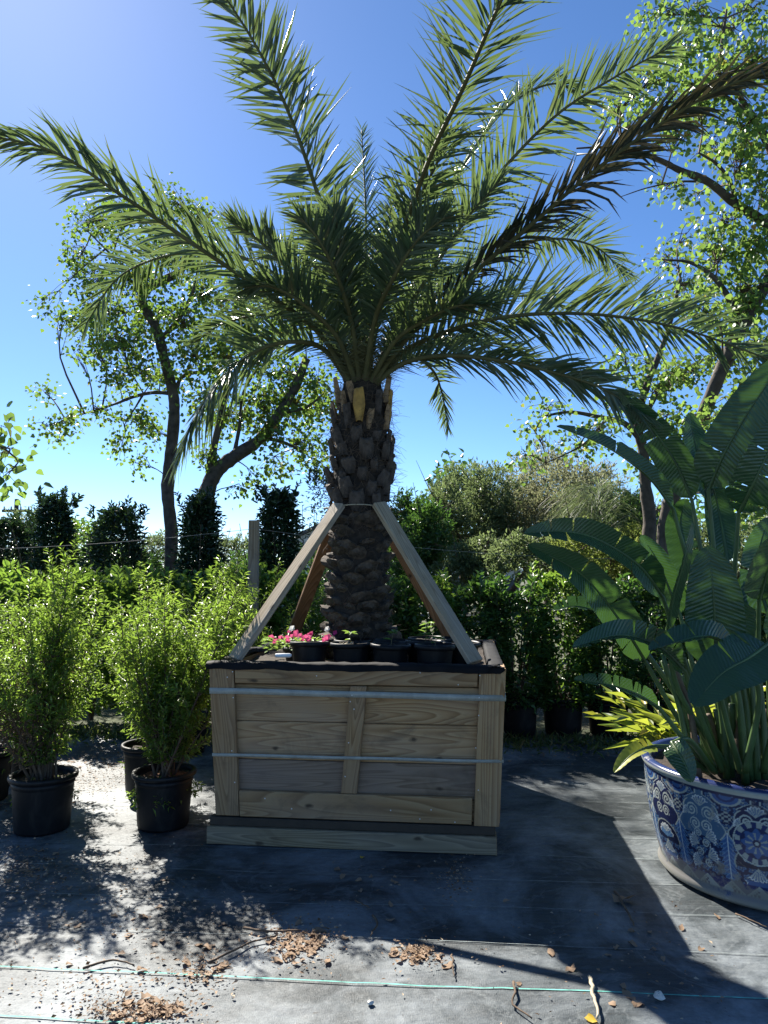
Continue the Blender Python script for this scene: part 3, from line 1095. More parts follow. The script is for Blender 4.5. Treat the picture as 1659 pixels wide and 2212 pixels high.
FR = [
    # (pixel x, pixel y, distance)
    dict(path=[(752, 640, 4.75), (690, 430, 4.55), (620, 235, 4.35), (545, 85, 4.15), (440, -75, 4.0)], L0=.44, vee=.02, jit=.08, droop=.05, af=1.25, npair=160, lw=.021),
    dict(path=[(690, 720, 4.65), (585, 640, 4.4), (430, 535, 4.1), (260, 420, 3.85), (110, 325, 3.7), (-70, 285, 3.6)], L0=.38, droop=.30, vee=.05, roll=.55, npair=140, af=.72, lw=.018),
    dict(path=[(690, 690, 4.95), (590, 590, 5.1), (480, 545, 5.3), (360, 552, 5.5), (255, 600, 5.65), (185, 700, 5.7)], L0=.46, droop=.10, roll=.6),
    dict(path=[(700, 755, 4.75), (630, 738, 4.6), (555, 757, 4.5), (480, 815, 4.4), (425, 895, 4.35), (382, 985, 4.3)], L0=.42, droop=.2, vee=.2, roll=.5),
    dict(path=[(788, 640, 5.3), (790, 460, 6.0), (781, 280, 6.5)], L0=.30, npair=90, vee=.3, jit=.08, tiplen=.6),
    dict(path=[(822, 660, 4.5), (868, 510, 4.0), (925, 350, 3.45), (1000, 190, 2.95), (1065, 40, 2.6), (1120, -80, 2.4)], L0=.33, droop=.12, vee=.35, mat='palm', jit=.26, lw=.016, tiplen=.95, af=1.15),
    dict(path=[(870, 690, 4.75), (960, 540, 4.65), (1070, 385, 4.5), (1200, 250, 4.35), (1330, 165, 4.25), (1450, 100, 4.2)], L0=.40, vee=.25, jit=.22, droop=.12, roll=-.6),
    dict(path=[(900, 600, 5.0), (980, 400, 5.2), (1060, 270, 5.4), (1130, 205, 5.5), (1200, 180, 5.6), (1250, 200, 5.7)], L0=.32, vee=.3),
    dict(path=[(880, 730, 4.6), (1000, 610, 4.3), (1130, 500, 4.0), (1270, 380, 3.7), (1400, 285, 3.5), (1560, 190, 3.3), (1720, 140, 3.2)], L0=.32, af=.62, lw=.019, mat='palm_dry', droop=.28, vee=.15, roll=-.5, npair=135),
    dict(path=[(900, 680, 5.0), (1000, 590, 5.3), (1100, 535, 5.6), (1200, 515, 5.8), (1290, 535, 5.9), (1352, 595, 6.0)], L0=.42, vee=.25, jit=.08, roll=-.7),
    dict(path=[(880, 755, 4.75), (1000, 705, 4.6), (1130, 680, 4.5), (1300, 680, 4.4), (1480, 712, 4.3), (1700, 790, 4.2)], L0=.44, vee=.3, droop=.15, npair=150, roll=-.85),
    dict(path=[(870, 785, 4.7), (960, 768, 4.5), (1080, 778, 4.3), (1200, 805, 4.1), (1300, 838, 3.95), (1390, 895, 3.85)], L0=.36, vee=.25, droop=.2, npair=135, roll=-.7, af=.75),
    dict(path=[(840, 790, 5.1), (890, 770, 5.5), (935, 800, 5.9), (955, 850, 6.1), (968, 925, 6.2)], L0=.24, npair=80),
    # fronds that lean back, away from the camera, and fill the heart of the crown
    dict(path=[(745, 690, 5.2), (680, 600, 5.7), (610, 540, 6.2), (545, 520, 6.5)], L0=.33, vee=.5),
    dict(path=[(770, 690, 5.1), (730, 590, 5.5), (690, 520, 5.9), (655, 480, 6.2)], L0=.33, vee=.5),
    dict(path=[(815, 700, 5.2), (850, 600, 5.7), (890, 520, 6.2), (930, 470, 6.6)], L0=.33, vee=.45),
    dict(path=[(850, 720, 5.2), (920, 640, 5.7), (1000, 580, 6.2), (1070, 560, 6.6)], L0=.32, vee=.45),
    dict(path=[(850, 750, 5.1), (940, 690, 5.5), (1050, 650, 5.9), (1150, 640, 6.2), (1230, 670, 6.4)], L0=.33, vee=.4),
    dict(path=[(720, 740, 5.1), (640, 690, 5.5), (560, 650, 5.9), (480, 650, 6.2)], L0=.30, vee=.4),
    dict(path=[(800, 690, 4.6), (835, 600, 4.3), (880, 480, 3.95), (935, 370, 3.7), (975, 290, 3.5)], L0=.32, vee=.45, jit=.25),
    dict(path=[(860, 700, 4.7), (930, 590, 4.5), (1010, 470, 4.3), (1080, 390, 4.2)], L0=.28, vee=.4, jit=.25),
    dict(path=[(720, 700, 4.7), (640, 600, 4.5), (560, 520, 4.4), (500, 480, 4.35)], L0=.27, vee=.45, jit=.25),
    dict(path=[(760, 700, 4.5), (730, 600, 4.2), (690, 520, 4.0), (650, 470, 3.9)], L0=.27, vee=.4, jit=.3),
    dict(path=[(735, 750, 4.9), (660, 700, 5.1), (570, 680, 5.3), (480, 700, 5.5), (420, 740, 5.6)], L0=.28, vee=.3),
    dict(path=[(860, 770, 5.0), (960, 740, 5.3), (1060, 740, 5.6), (1150, 770, 5.8)], L0=.30, vee=.3),
]
FR += [
    dict(path=[(770, 700, 4.55), (745, 610, 4.3), (735, 520, 4.1), (720, 450, 4.0)], L0=.30, vee=.3, jit=.3),
    dict(path=[(810, 690, 4.4), (850, 600, 4.0), (900, 520, 3.8), (960, 470, 3.7)], L0=.30, vee=.3, jit=.3),
    dict(path=[(730, 730, 4.55), (660, 660, 4.3), (590, 620, 4.15), (530, 620, 4.1)], L0=.30, vee=.3, jit=.3),
    dict(path=[(850, 740, 4.55), (920, 690, 4.3), (990, 660, 4.15), (1060, 660, 4.1)], L0=.32, vee=.3, jit=.3),
    dict(path=[(790, 690, 5.2), (800, 590, 5.6), (830, 500, 6.0), (850, 430, 6.3)], L0=.36, vee=.4, jit=.2),
]
for i, kw in enumerate(FR):
    frond(seed=i, **kw)

# ------------------------------------------------------------------ braces round the trunk


def brace(p0, p1, mat, label, wide=0.089, thick=0.038, face=None):
    p0, p1 = Vector(p0), Vector(p1)
    t = (p1 - p0)
    ln = t.length
    t.normalize()
    f = Vector(face) if face else Vector((0, -1, 0.2))
    f = (f - t * f.dot(t)).normalized()
    s = t.cross(f).normalized()
    me = bpy.data.meshes.new("wooden_brace")
    hw_, ht = wide / 2, thick / 2
    loc = [(-hw_, -ht, 0), (hw_, -ht, 0), (hw_, ht, 0), (-hw_, ht, 0), (-hw_, -ht, ln), (hw_, -ht, ln), (hw_, ht, ln), (-hw_, ht, ln)]
    me.from_pydata([tuple(s * a + f * (-b) + t * c) for a, b, c in loc], [], [(0, 3, 2, 1), (4, 5, 6, 7), (0, 1, 5, 4), (1, 2, 6, 5), (2, 3, 7, 6), (3, 0, 4, 7)])
    uvl = me.uv_layers.new(name="UVMap")
    for l in me.loops:
        a, b, c = loc[l.vertex_index]
        uvl.data[l.index].uv = (c, a + b)
    me.materials.append(mat)
    me.validate()
    o = obj("wooden_brace", me, None, p0)
    bm = o.modifiers.new("edge", 'BEVEL')
    bm.width = 0.004
    tag(o, label, "brace", "braces propping the palm trunk")
    return o


bx = lambda x, y, z: BOX + Matrix.Rotation(BROT, 3, 'Z') @ Vector((x, y, z))
brace(bx(-.70, -.70, .985), px(733, 1090, 4.67), M['brace'], "pale grey timber brace from the front corner nearest the potted bushes", face=(-.6, -.75, .7))
brace(bx(.655, -.71, .985), px(818, 1088, 4.65), M['brace'], "pale timber brace from the front corner nearest the patterned pot", face=(.45, -.85, .5))
brace(bx(-.69, .66, .985), px(722, 1132, 5.0), M['brace_red'], "reddish timber brace rising from the rear corner by the pink flowers", face=(.3, -.9, .1))
brace(bx(.50, .66, .985), px(840, 1145, 5.0), M['brace_red'], "reddish timber brace at the back behind the potted seedlings", face=(-.3, -.9, .1))
m_ = MB()
pts = []
for k in range(33):
    a = 2 * math.pi * k / 32
    zt = px(780, 1092, 4.65).z
    pts.append((PALM.x + .012 + .235 * math.cos(a), PALM.y + .225 * math.sin(a), zt + .006 * math.sin(3 * a)))
m_.tube(pts, .0035, 5, False)
tag(m_.build("tie_cord", M['cord']), "thin pale cord tied round the palm trunk over the braces", "cord")


# ------------------------------------------------------------------ pots
def pot_mesh(parent, r, h, mat='black_pot', lip=0.012, soil='soil', dz=0.0):
    m_ = MB()
    m_.lathe([(r * .84, 0.0), (r * .86, .012), (r * .95, h * .78), (r * .955, h * .80), (r * .98, h * .82), (r * .985, h - .03), (r * .93, h - .031), (r * .9, h * .80), (r * .86, h * .6)], 36)
    pot = m_.build("pot", M[mat], parent, True)
    m_ = MB()
    rim = [(r * .985, h - .030), (r + lip, h - .026), (r + lip + .003, h - .012), (r + lip, h - .001), (r * .97, h), (r * .94, h - .012), (r * .93, h - .031)]
    m_.lathe(rim, 36, cap_bottom=False)
    m_.build("rim", M[mat], pot, True)
    m_ = MB()
    k = 36
    vs_ = [(0, 0, h * .88)]
    for j, f in enumerate((.45, .9)):
        for i in range(k):
            a = 2 * math.pi * i / k
            vs_.append((r * f * math.cos(a), r * f * math.sin(a), h * .87 + rng.gauss(0, .005)))
    fs = [(0, 1 + i, 1 + (i + 1) % k) for i in range(k)] + [(1 + i, 1 + k + i, 1 + k + (i + 1) % k, 1 + (i + 1) % k) for i in range(k)]
    m_.add(vs_, fs)
    m_.build("soil", M[soil], parent, True)
    return pot


# small pots with seedlings on top of the box: (x, y of the rim centre in the view, distance)
seed_pots = [
    (668, 4.42, None, 0),
    (758, 4.36, "black nursery pot with five-leaved seedling and straw, straight below the trunk", 1),
    (762, 4.57, None, 0),
    (842, 4.30, "black nursery pot with single upright seedling beside the one with straw", 1),
    (845, 4.52, None, 0),
    (938, 4.24, "black nursery pot with short seedling close to the leaning front brace", 1),
    (918, 4.47, "black nursery pot with seedling behind the front pots near the leaning brace", 1),
    (922, 4.70, "rearmost black nursery pot with bushy seedling beside the palm trunk", 2),
    (972, 4.66, "black nursery pot with pale seedling tucked under the leaning brace", 1),
    (993, 4.42, "black nursery pot with thin seedling right behind the leaning brace foot", 1),
]
PR, PH = 0.112, 0.140
for i, (x, Y, lab, kind) in enumerate(seed_pots):
    p = px(x, 1400, Y)
    e = empty("seedling_pot", (p.x, p.y, SOIL_Z - .012))
    rp = random.Random(40 + i)
    e.rotation_euler = (rp.gauss(0, .03), rp.gauss(0, .03), rp.uniform(0, 6))
    labs = {0: "black nursery pot set behind the pink and white flowers", 2: "empty black nursery pot right behind the pot with straw", 4: "empty black nursery pot between the straw pot and the palm trunk"}
    if i == 0:
        lab = "empty black nursery pot in front of the pink and white flowers"
    if lab is None:
        lab = labs[i]
    tag(e, lab, "plant pot", "nursery pots standing on the tree box")
    pot_mesh(e, PR * rp.uniform(.95, 1.02), PH, lip=.006)
    if kind:
        hgt = rp.uniform(.05, .10) * (1.4 if kind == 2 else 1)
        m_ = MB()
        st = wander((0, 0, PH * .86), (rp.gauss(0, .15), rp.gauss(0, .15), 1), hgt, 4, .1, .1, rp)
        m_.tube(st, .0022, 4)
        m_.build("stem", M['stem'], e)
        nl = 7 if kind == 1 else 16
        for j in range(nl):
            a = 2.4 * j + rp.gauss(0, .3)
            base = st[-1] if j < 6 else st[rp.choice((2, 3, 4))]
            ln = rp.uniform(.035, .055)
            o = leaves("leaf", [tuple(base)], [(math.cos(a), math.sin(a), rp.uniform(-.1, .5))], [(0, 0, 1)], ln, ln * .42, T_OVAL, M['seedling'], e, False)
    if i == 1:
        m_ = MB()
        for j in range(9):
            a = rp.uniform(0, 6.3)
            c = Vector((rp.uniform(-.06, .06), rp.uniform(-.06, .06), PH * .9))
            d = Vector((math.cos(a), math.sin(a), rp.uniform(.05, .4))) * rp.uniform(.03, .06)
            m_.tube([c - d * .5, c + d * .5 + Vector((0, 0, .01))], .0022, 4)
        o = m_.build("straw", M['cord'], e)
        o["kind"] = "stuff"

# petunias
p = px(648, 1400, 4.62)
pet = empty("petunia_pot", (p.x, p.y, SOIL_Z - .012))
tag(pet, "clump of pink, crimson and white petunias in a low pot on the tree box", "flowers")
pot_mesh(pet, .10, .09, lip=.005)
rp = random.Random(77)
P, D = [], []
for j in range(260):
    a, r_ = rp.uniform(0, 6.3), .17 * math.sqrt(rp.random())
    P.append((r_ * math.cos(a) * 1.2 - .03, r_ * math.sin(a), .09 + rp.uniform(-.02, .055)))
    D.append((math.cos(a) + rp.gauss(0, .5), math.sin(a) + rp.gauss(0, .5), rp.uniform(-.1, .8)))
leaves("foliage", P, D, [(0, 0, 1)] * len(P), .035, .018, T_OVAL, M['seedling'], pet)
for j in range(34):
    a, r_ = rp.uniform(0, 6.3), .17 * math.sqrt(rp.random())
    c = Vector((r_ * math.cos(a) * 1.25 + (.02 if j % 6 else .05), r_ * math.sin(a) - .02, .135 + rp.uniform(-.015, .045) + (.035 if j in (3, 9) else 0)))
    fd = Vector((rp.gauss(0, .5), -.9, .7)).normalized()
    s1 = fd.cross(Vector((0, 0, 1))).normalized()
    s2 = s1.cross(fd)
    rad = rp.uniform(.016, .024)
    vs_ = [c - fd * .012]
    for k in range(10):
        a = 2 * math.pi * k / 10
        rr = rad * (1.0 if k % 2 else .82)
        vs_.append(c + (s1 * math.cos(a) + s2 * math.sin(a)) * rr + fd * rp.gauss(0, .002))
    m_ = MB()
    m_.add(vs_, [(0, 1 + k, 1 + (k + 1) % 10) for k in range(10)])
    m_.build("blossom", M['white_petal'] if j in (3, 9, 15, 22) else M['pink'], pet)
# white tube lying on the liner
q = px(612, 1411, 4.22)
m_ = MB()
m_.tube([(-.045, 0, 0), (-.04, 0, 0), (.035, .004, 0), (.045, .004, 0)], [.009, .012, .012, .008], 10)
o = m_.build("white_tube", M['white'], None, True, (q.x, q.y, 1.008))
tag(o, "short white plastic tube lying by the flowers on the tree box", "tube")


# ------------------------------------------------------------------ willow-leaved bushes in pots
def willow_bush(base, r, h, hgt, spread, nst, seed, label, lean=(0, 0), leafn=130, mat='willow', soil='soil', group="potted narrow-leaved bushes", brown=0, up=.06, L=(.030, .052)):
    rg = random.Random(seed)
    e = empty("potted_bush", base)
    tag(e, label, "potted bush", group)
    if r:
        pot_mesh(e, r, h, soil=soil)
    z0 = h * .86
    m_ = MB()
    twigs, btw = [], []
    for i in range(nst):
        a = rg.uniform(0, 6.283)
        tilt = rg.uniform(.05, 1) * spread
        d = Vector((math.cos(a) * tilt + lean[0], math.sin(a) * tilt + lean[1], 1))
        ln = hgt * rg.uniform(.62, 1.05) * (1 - .25 * tilt)
        st = wander((rg.gauss(0, .03), rg.gauss(0, .03), z0), d, ln, 9, .07, up, rg)
        m_.tube(st, [.008 * (1 - .8 * k / 9) for k in range(10)], 4, False)
        twigs.append(st[4:])
        for k in range(0, 9):
            for _ in range(3 if k < 7 else 2):
                a2 = rg.uniform(0, 6.283)
                d2 = (st[k] - st[k - 1]).normalized() * .7 + Vector((math.cos(a2), math.sin(a2), rg.uniform(-.1, .3))) * .75
                l2 = rg.uniform(.10, .30) * hgt * (1.1 - .07 * k) * (.75 if k > 6 else (.45 if k < 2 else 1))
                tw = wander(st[k], d2, l2, 4, .12, .07 if k > 1 else -.05, rg)
                m_.tube(tw, [.003, .0025, .002, .0015, .001], 3, False)
                if brown and k < 5 and tw[-1].x < 0.02 and rg.random() < brown:
                    btw.append(tw)
                else:
                    twigs.append(tw)
    o = m_.build("stems", M['twig'], e)
    o["kind"] = "stuff"
    P, D = on_twigs(twigs, leafn, .006, .85, -.05, .1)
    n = len(P)
    Ls = nr.uniform(L[0], L[1], n)
    up_ = rand_dirs(n, (0, 0, 1.6))
    leaves("foliage", P, D, up_, Ls, Ls * .25, T_LANCE, M[mat], e)
    if btw:
        P, D = on_twigs(btw, leafn * .5, .008, .85, -.2, .1)
        n = len(P)
        leaves("dead_foliage", P, D, rand_dirs(n, (0, 0, 1)), .04, .012, T_LANCE, M['willow_brown'], e)
    return e


def at_ground(x, y):
    """ground point under a pixel below the horizon"""
    u = (x - 829.5) / FX
    v = (1106 - y) / FX
    t = -CAM_H / (SP + v * CP)
    return Vector((u * t, (CP - v * SP) * t, 0))


GZ0 = 0.006
b1 = px(90, 1790, 4.40)
willow_bush((b1.x, 4.40, GZ0), .175, .31, 1.38, .60, 18, 1, "sparse narrow-leaved bush with dead brown twigs in a black pot, away from the tree box", brown=.5, leafn=125)
b2 = px(352, 1790, 4.46)
willow_bush((b2.x, 4.46, GZ0), .17, .31, 1.38, .56, 21, 2, "dense yellow-green narrow-leaved bush in black pot with red bark chips, next to the tree box", soil='bark_soil', lean=(.03, .0), leafn=150)
willow_bush((-1.60, 5.15, GZ0), .17, .31, 1.32, .5, 16, 3, "narrow-leaved bush whose black pot hides behind the bark-chip pot", lean=(.05, 0), leafn=115)
willow_bush((-1.15, 5.75, GZ0), .17, .31, 1.42, .48, 18, 4, "tall yellow-green bush pressed against the tree box by the rear brace", leafn=115)
willow_bush((-2.62, 4.95, GZ0), .18, .31, 1.2, .45, 14, 5, "narrow-leaved bush on the far side of the brown-twigged bush from the tree box", leafn=110)
willow_bush((-2.5, 5.35, GZ0), .17, .31, 1.2, .55, 16, 6, "narrow-leaved bush leaning out from right behind the brown-twigged bush", lean=(.22, 0), leafn=110)
willow_bush((-1.62, 6.2, GZ0), .17, .31, 1.15, .45, 13, 8, "narrow-leaved bush at the back of the bush group by the leafy hedge", leafn=110)

# ------------------------------------------------------------------ blue and white patterned pot
TP = Vector((1.91, 3.77, 0))
tal = empty("patterned_pot", (TP.x, TP.y, .004))
tag(tal, "huge blue and white painted ceramic pot holding the bird-of-paradise plant", "plant pot")


def seg_d(x, y, ax, ay, bx_, by):
    vx, vy = bx_ - ax, by - ay
    t = np.clip(((x - ax) * vx + (y - ay) * vy) / (vx * vx + vy * vy), 0, 1)
    return np.hypot(x - ax - t * vx, y - ay - t * vy)


def talavera(ang, zz):
    """colour of the painted glaze at angle and height, worked out as flat print"""
    navy = np.array([.008, .011, .048])
    deep = np.array([.011, .022, .10])
    mid = np.array([.034, .095, .24])
    lite = np.array([.11, .22, .35])
    cream = np.array([.40, .44, .39])
    white = np.array([.60, .63, .60])
    NP = 15
    W = 0.265                                   # panel width in drawing units
    C = np.tile(navy, (len(ang), 1))

    def put(mask, col):
        C[mask] = col

    ph = ang / (2 * np.pi) * NP
    idx = np.floor(ph).astype(int)
    x = (ph - np.floor(ph) - .5) * W
    y = zz
    odd = idx % 2 == 0

    def scroll(cx, cy, rad, turn, mk=None, col=cream):
        dx, dy = (x - cx) * turn, y - cy
        r_ = np.hypot(dx, dy)
        th = np.arctan2(dy, dx) / (2 * np.pi)
        sp = np.mod(r_ / rad * 2.0 - th, 1.0)
        msk = (r_ < rad) & (np.abs(sp - .5) < .24)
        put(msk if mk is None else msk & mk, col)

    def fan(cx, cy, rad, a0, spread, col=cream, nn=6, mk=None):
        dx, dy = x - cx, y - cy
        r_ = np.hypot(dx, dy)
        th = np.arctan2(dy, dx) - a0
        th = np.mod(th + np.pi, 2 * np.pi) - np.pi
        lob = rad * (1 + .16 * np.abs(np.cos(th / spread * np.pi * nn / 2)))
        ins = (np.abs(th) < spread) & (r_ < lob)
        if mk is not None:
            ins &= mk
        put(ins, col)
        put(ins & (np.abs(np.mod(th / spread * nn / 2 + .5, 1) - .5) < .17) & (r_ > rad * .25), mid)
        if mk is None:
            mk = True
        put((np.abs(th) < spread) & (np.abs(r_ - lob) < .003) & mk, white)

    # fine sprays that fill the dark ground
    fx_, fy_ = np.mod(x / .052 + .5 * (np.floor(y / .045) % 2), 1) - .5, np.mod(y / .045, 1) - .5
    fr_ = np.hypot(fx_, fy_)
    ft_ = np.arctan2(fy_, fx_)
    put((fr_ < .36 + .10 * np.cos(ft_ * 5)) & (y > .12) & (y < .54), mid * .55)
    put((np.abs(fr_ - .30 - .08 * np.cos(ft_ * 5)) < .05) & (y > .12) & (y < .54), lite * .8)
    put((fr_ < .10) & (y > .12) & (y < .54), cream * .6)
    # feather columns on the joints of the panels
    xe = W / 2 - np.abs(x)
    fy = (y > .13) & (y < .36)
    barb = .034 * (1 - .25 * np.abs(y - .25) / .12) * (1 + .22 * np.sin((y + xe * .9) * 2 * np.pi / .022))
    put(fy & (xe < barb), mid)
    put(fy & (xe < barb) & (np.abs(np.mod((y + xe * .9) / .022, 1) - .5) < .13), lite)
    put(fy & (xe < barb) & (np.abs(xe - barb) < .0035), lite)
    put(fy & (xe < .0028), white)
    # curled acanthus at the head of each feather
    for s_ in (-1, 1):
        scroll(s_ * (W / 2 - .045), .375, .036, s_, None, mid)
        fan(s_ * (W / 2 - .055), .38, .04, math.pi / 2 + s_ * .9, 1.1, lite, 7)
    # pointed upper medallions
    for par, fill in ((True, navy), (False, lite * .55)):
        sel = odd == par
        prof = .115 * np.clip(1 - ((y - .36) / .155) ** 2, 0, 1) ** .7 * (1 + .10 * np.cos((y - .36) * 60)) + .02 * (y > .48) * (y < .535)
        ins = sel & (y > .315) & (y < .535) & (np.abs(x) < prof)
        put(ins, fill)
        put(sel & (y > .315) & (y < .535) & (np.abs(np.abs(x) - prof) < .004), cream * .9)
        for s_ in (-1, 1):
            scroll(s_ * .045, .43, .034, s_, sel)
            scroll(s_ * .03, .365, .030, -s_, sel)
            fan(s_ * .06, .405, .034, s_ * .5 + (math.pi / 2 - math.pi / 2 * s_), .7, cream * .85, 5, sel)
        fan(.0, .455, .045, math.pi / 2, 1.0, cream * .8, 6, sel)
    # lower arch with shell flower on one, stacked scrolling leaves on the other
    sel = odd
    arch = np.hypot(x / .105, (y - .225) / .085)
    put(sel & (arch < 1) & (y > .21), navy * .5)
    put(sel & (np.abs(arch - 1) < .035) & (y > .2), cream * .7)
    fan(0, .225, .058, math.pi / 2, 1.35, lite, 7, sel)
    fan(0, .25, .034, math.pi / 2, 1.2, cream, 5, sel)
    fan(0, .215, .06, -math.pi / 2, .75, cream * .85, 6, sel)
    fan(0, .15, .055, -math.pi / 2 + .0, 1.5, mid, 8, sel)
    sel = ~odd
    for k, (sx, cy) in enumerate(((-.02, .165), (.02, .215), (-.02, .265), (.02, .31))):
        scroll(-sx, cy + .012, .022, 1 if sx > 0 else -1, sel)
        fan(sx, cy, .048, (math.pi if sx < 0 else 0) + .35 * (1 if sx > 0 else -1), .85, cream * .85, 6, sel)
    # every third panel a round medallion
    sel = idx % 3 == 1
    r_ = np.hypot(x * 1.0, y - .335)
    th = np.arctan2(y - .335, x)
    put(sel & (r_ < .105), navy)
    put(sel & (r_ < .1) & (r_ > .075), cream * .8)
    put(sel & (r_ < .1) & (r_ > .075) & (np.mod(th / (2 * np.pi) * 12, 1) < .45), deep)
    put(sel & (np.abs(r_ - .104) < .003), cream)
    put(sel & (r_ < .075), deep * .6)
    put(sel & (r_ < .062 * (1 + .15 * np.cos(th * 8))), mid)
    put(sel & (r_ < .05) & (np.abs(np.mod(th / (2 * np.pi) * 9, 1) - .5) < .18), cream * .7)
    put(sel & (r_ < .018), navy)
    put(sel & (r_ < .009), cream)
    # little chequered diamonds between the medallions
    dm = np.abs(xe) / .038 + np.abs(y - .43) / .036
    chk = (np.floor(xe / .0105) + np.floor(y / .0105)).astype(int) % 2 == 0
    put(dm < 1, cream * .75)
    put((dm < 1) & chk, navy)
    # swags under the rim
    sw = np.hypot(xe / .07, (y - .535) / .045)
    put((sw < 1) & (y < .535), mid)
    put((np.abs(sw - 1) < .09) & (y < .535), cream * .8)
    put((np.abs(sw - .55) < .10) & (y < .535), deep)
    # zigzag band near the foot
    zb = (y > .062) & (y < .125)
    put(zb, deep)
    zg = np.abs(np.mod(ph * 2, 1) - .5) * 2
    tri = .062 + .06 * zg
    put(zb & (y < tri), np.array([.22, .27, .27]))
    chk2 = (np.floor(x / .010) + np.floor(y / .010)).astype(int) % 2 == 0
    put(zb & (y < tri - .01) & chk2 & (np.floor(ph * 2).astype(int) % 2 == 0), navy)
    put(zb & (np.abs(y - tri) < .0035), cream * .8)
    # worn foot, rim lines
    put(y < .062, np.array([.30, .30, .26]))
    put((y > .048) & (y < .055), deep * .8)
    put((y > .018) & (y < .026), np.array([.10, .10, .11]))
    put((y > .546) & (y < .562), cream)
    put((y > .5625) & (y < .566), navy)
    put(y >= .566, deep)
    put((y > .566) & (y < .576), cream * .85)
    return C


NA = 1000
prof = [(.50, .0), (.565, .012), (.580, .03), (.572, .05), (.566, .062)]
for z in np.linspace(.07, .545, 150):
    t = (z - .07) / .475
    prof.append((.566 + .075 * t ** .8 + .012 * math.sin(t * 3.1), float(z)))
prof += [(.642, .55), (.650, .558), (.655, .57), (.652, .582), (.640, .590), (.622, .592), (.606, .586), (.596, .57), (.59, .52)]
prof = np.array(prof)
prof[:, 1] *= .915
prof[:, 0] *= .91
ang = np.linspace(0, 2 * np.pi, NA, endpoint=False)
A, Z = np.meshgrid(ang, prof[:, 1])
RR = np.repeat(prof[:, 0][:, None], NA, 1)
V = np.stack([RR * np.cos(A), RR * np.sin(A), Z], -1).reshape(-1, 3)
m1 = len(prof)
ia = (np.arange(m1 - 1)[:, None] * NA + np.arange(NA)[None]).ravel()
ib = (np.arange(m1 - 1)[:, None] * NA + (np.arange(NA)[None] + 1) % NA).ravel()
me = npmesh("pot_body", V, np.stack([ia, ib, ib + NA, ia + NA], 1), None, True)
colr = talavera(A.ravel() + .25, Z.ravel() / .915)
inner = np.repeat(np.arange(m1) > m1 - 5, NA)
colr[inner] = (.02, .03, .12)
att = me.color_attributes.new("glaze", 'FLOAT_COLOR', 'POINT')
att.data.foreach_set("color", np.concatenate([colr, np.ones((len(colr), 1))], 1).astype(np.float32).ravel())


def glaze_material():
    m, nt, b = new_mat("painted_glaze")
    at = N(nt, "ShaderNodeAttribute", attribute_name="glaze")
    tc = N(nt, "ShaderNodeTexCoord")
    n = noise(nt, tc.outputs["Object"], 9, 6, .65)
    n2 = noise(nt, tc.outputs["Object"], 40, 4, .6)
    c = mixc(nt, math_(nt, 'MULTIPLY', n2, .3), at.outputs[0], (.05, .07, .13))
    sep = N(nt, "ShaderNodeSeparateXYZ")
    nt.links.new(tc.outputs["Object"], sep.inputs[0])
    low = N(nt, "ShaderNodeMapRange")
    low.inputs[1].default_value, low.inputs[2].default_value = .16, .02
    low.inputs[3].default_value, low.inputs[4].default_value = .0, .3
    nt.links.new(sep.outputs[2], low.inputs[0])
    wear = N(nt, "ShaderNodeMapRange")
    wear.inputs[1].default_value, wear.inputs[2].default_value = .60, .66
    nt.links.new(math_(nt, 'ADD', n, low.outputs[0]), wear.inputs[0])
    c = mixc(nt, math_(nt, 'MULTIPLY', wear.outputs[0], .65), c, (.20, .19, .15))
    nt.links.new(c, b.inputs["Base Color"])
    r_ = N(nt, "ShaderNodeMapRange")
    r_.inputs[3].default_value, r_.inputs[4].default_value = .22, .6
    nt.links.new(wear.outputs[0], r_.inputs[0])
    nt.links.new(r_.outputs[0], b.inputs["Roughness"])
    bump(nt, b, n, .12, .01)
    return m


me.materials.append(glaze_material())
obj("pot_body", me, tal)
m_ = MB()
k = 48
vs_ = [(0, 0, .500)]
for f in (.3, .540):
    for i in range(k):
        vs_.append((f * math.cos(2 * math.pi * i / k), f * math.sin(2 * math.pi * i / k), .494 + rng.gauss(0, .008)))
m_.add(vs_, [(0, 1 + i, 1 + (i + 1) % k) for i in range(k)] + [(1 + i, 1 + k + i, 1 + k + (i + 1) % k, 1 + (i + 1) % k) for i in range(k)])
m_.build("soil", M['soil'], tal, True)

# ------------------------------------------------------------------ bird of paradise
bop = empty("bird_of_paradise_plant", (TP.x, TP.y, .54))
tag(bop, "big bird-of-paradise plant with broad dark paddle leaves in the patterned pot", "plant")
BO = Vector((TP.x, TP.y, .54))


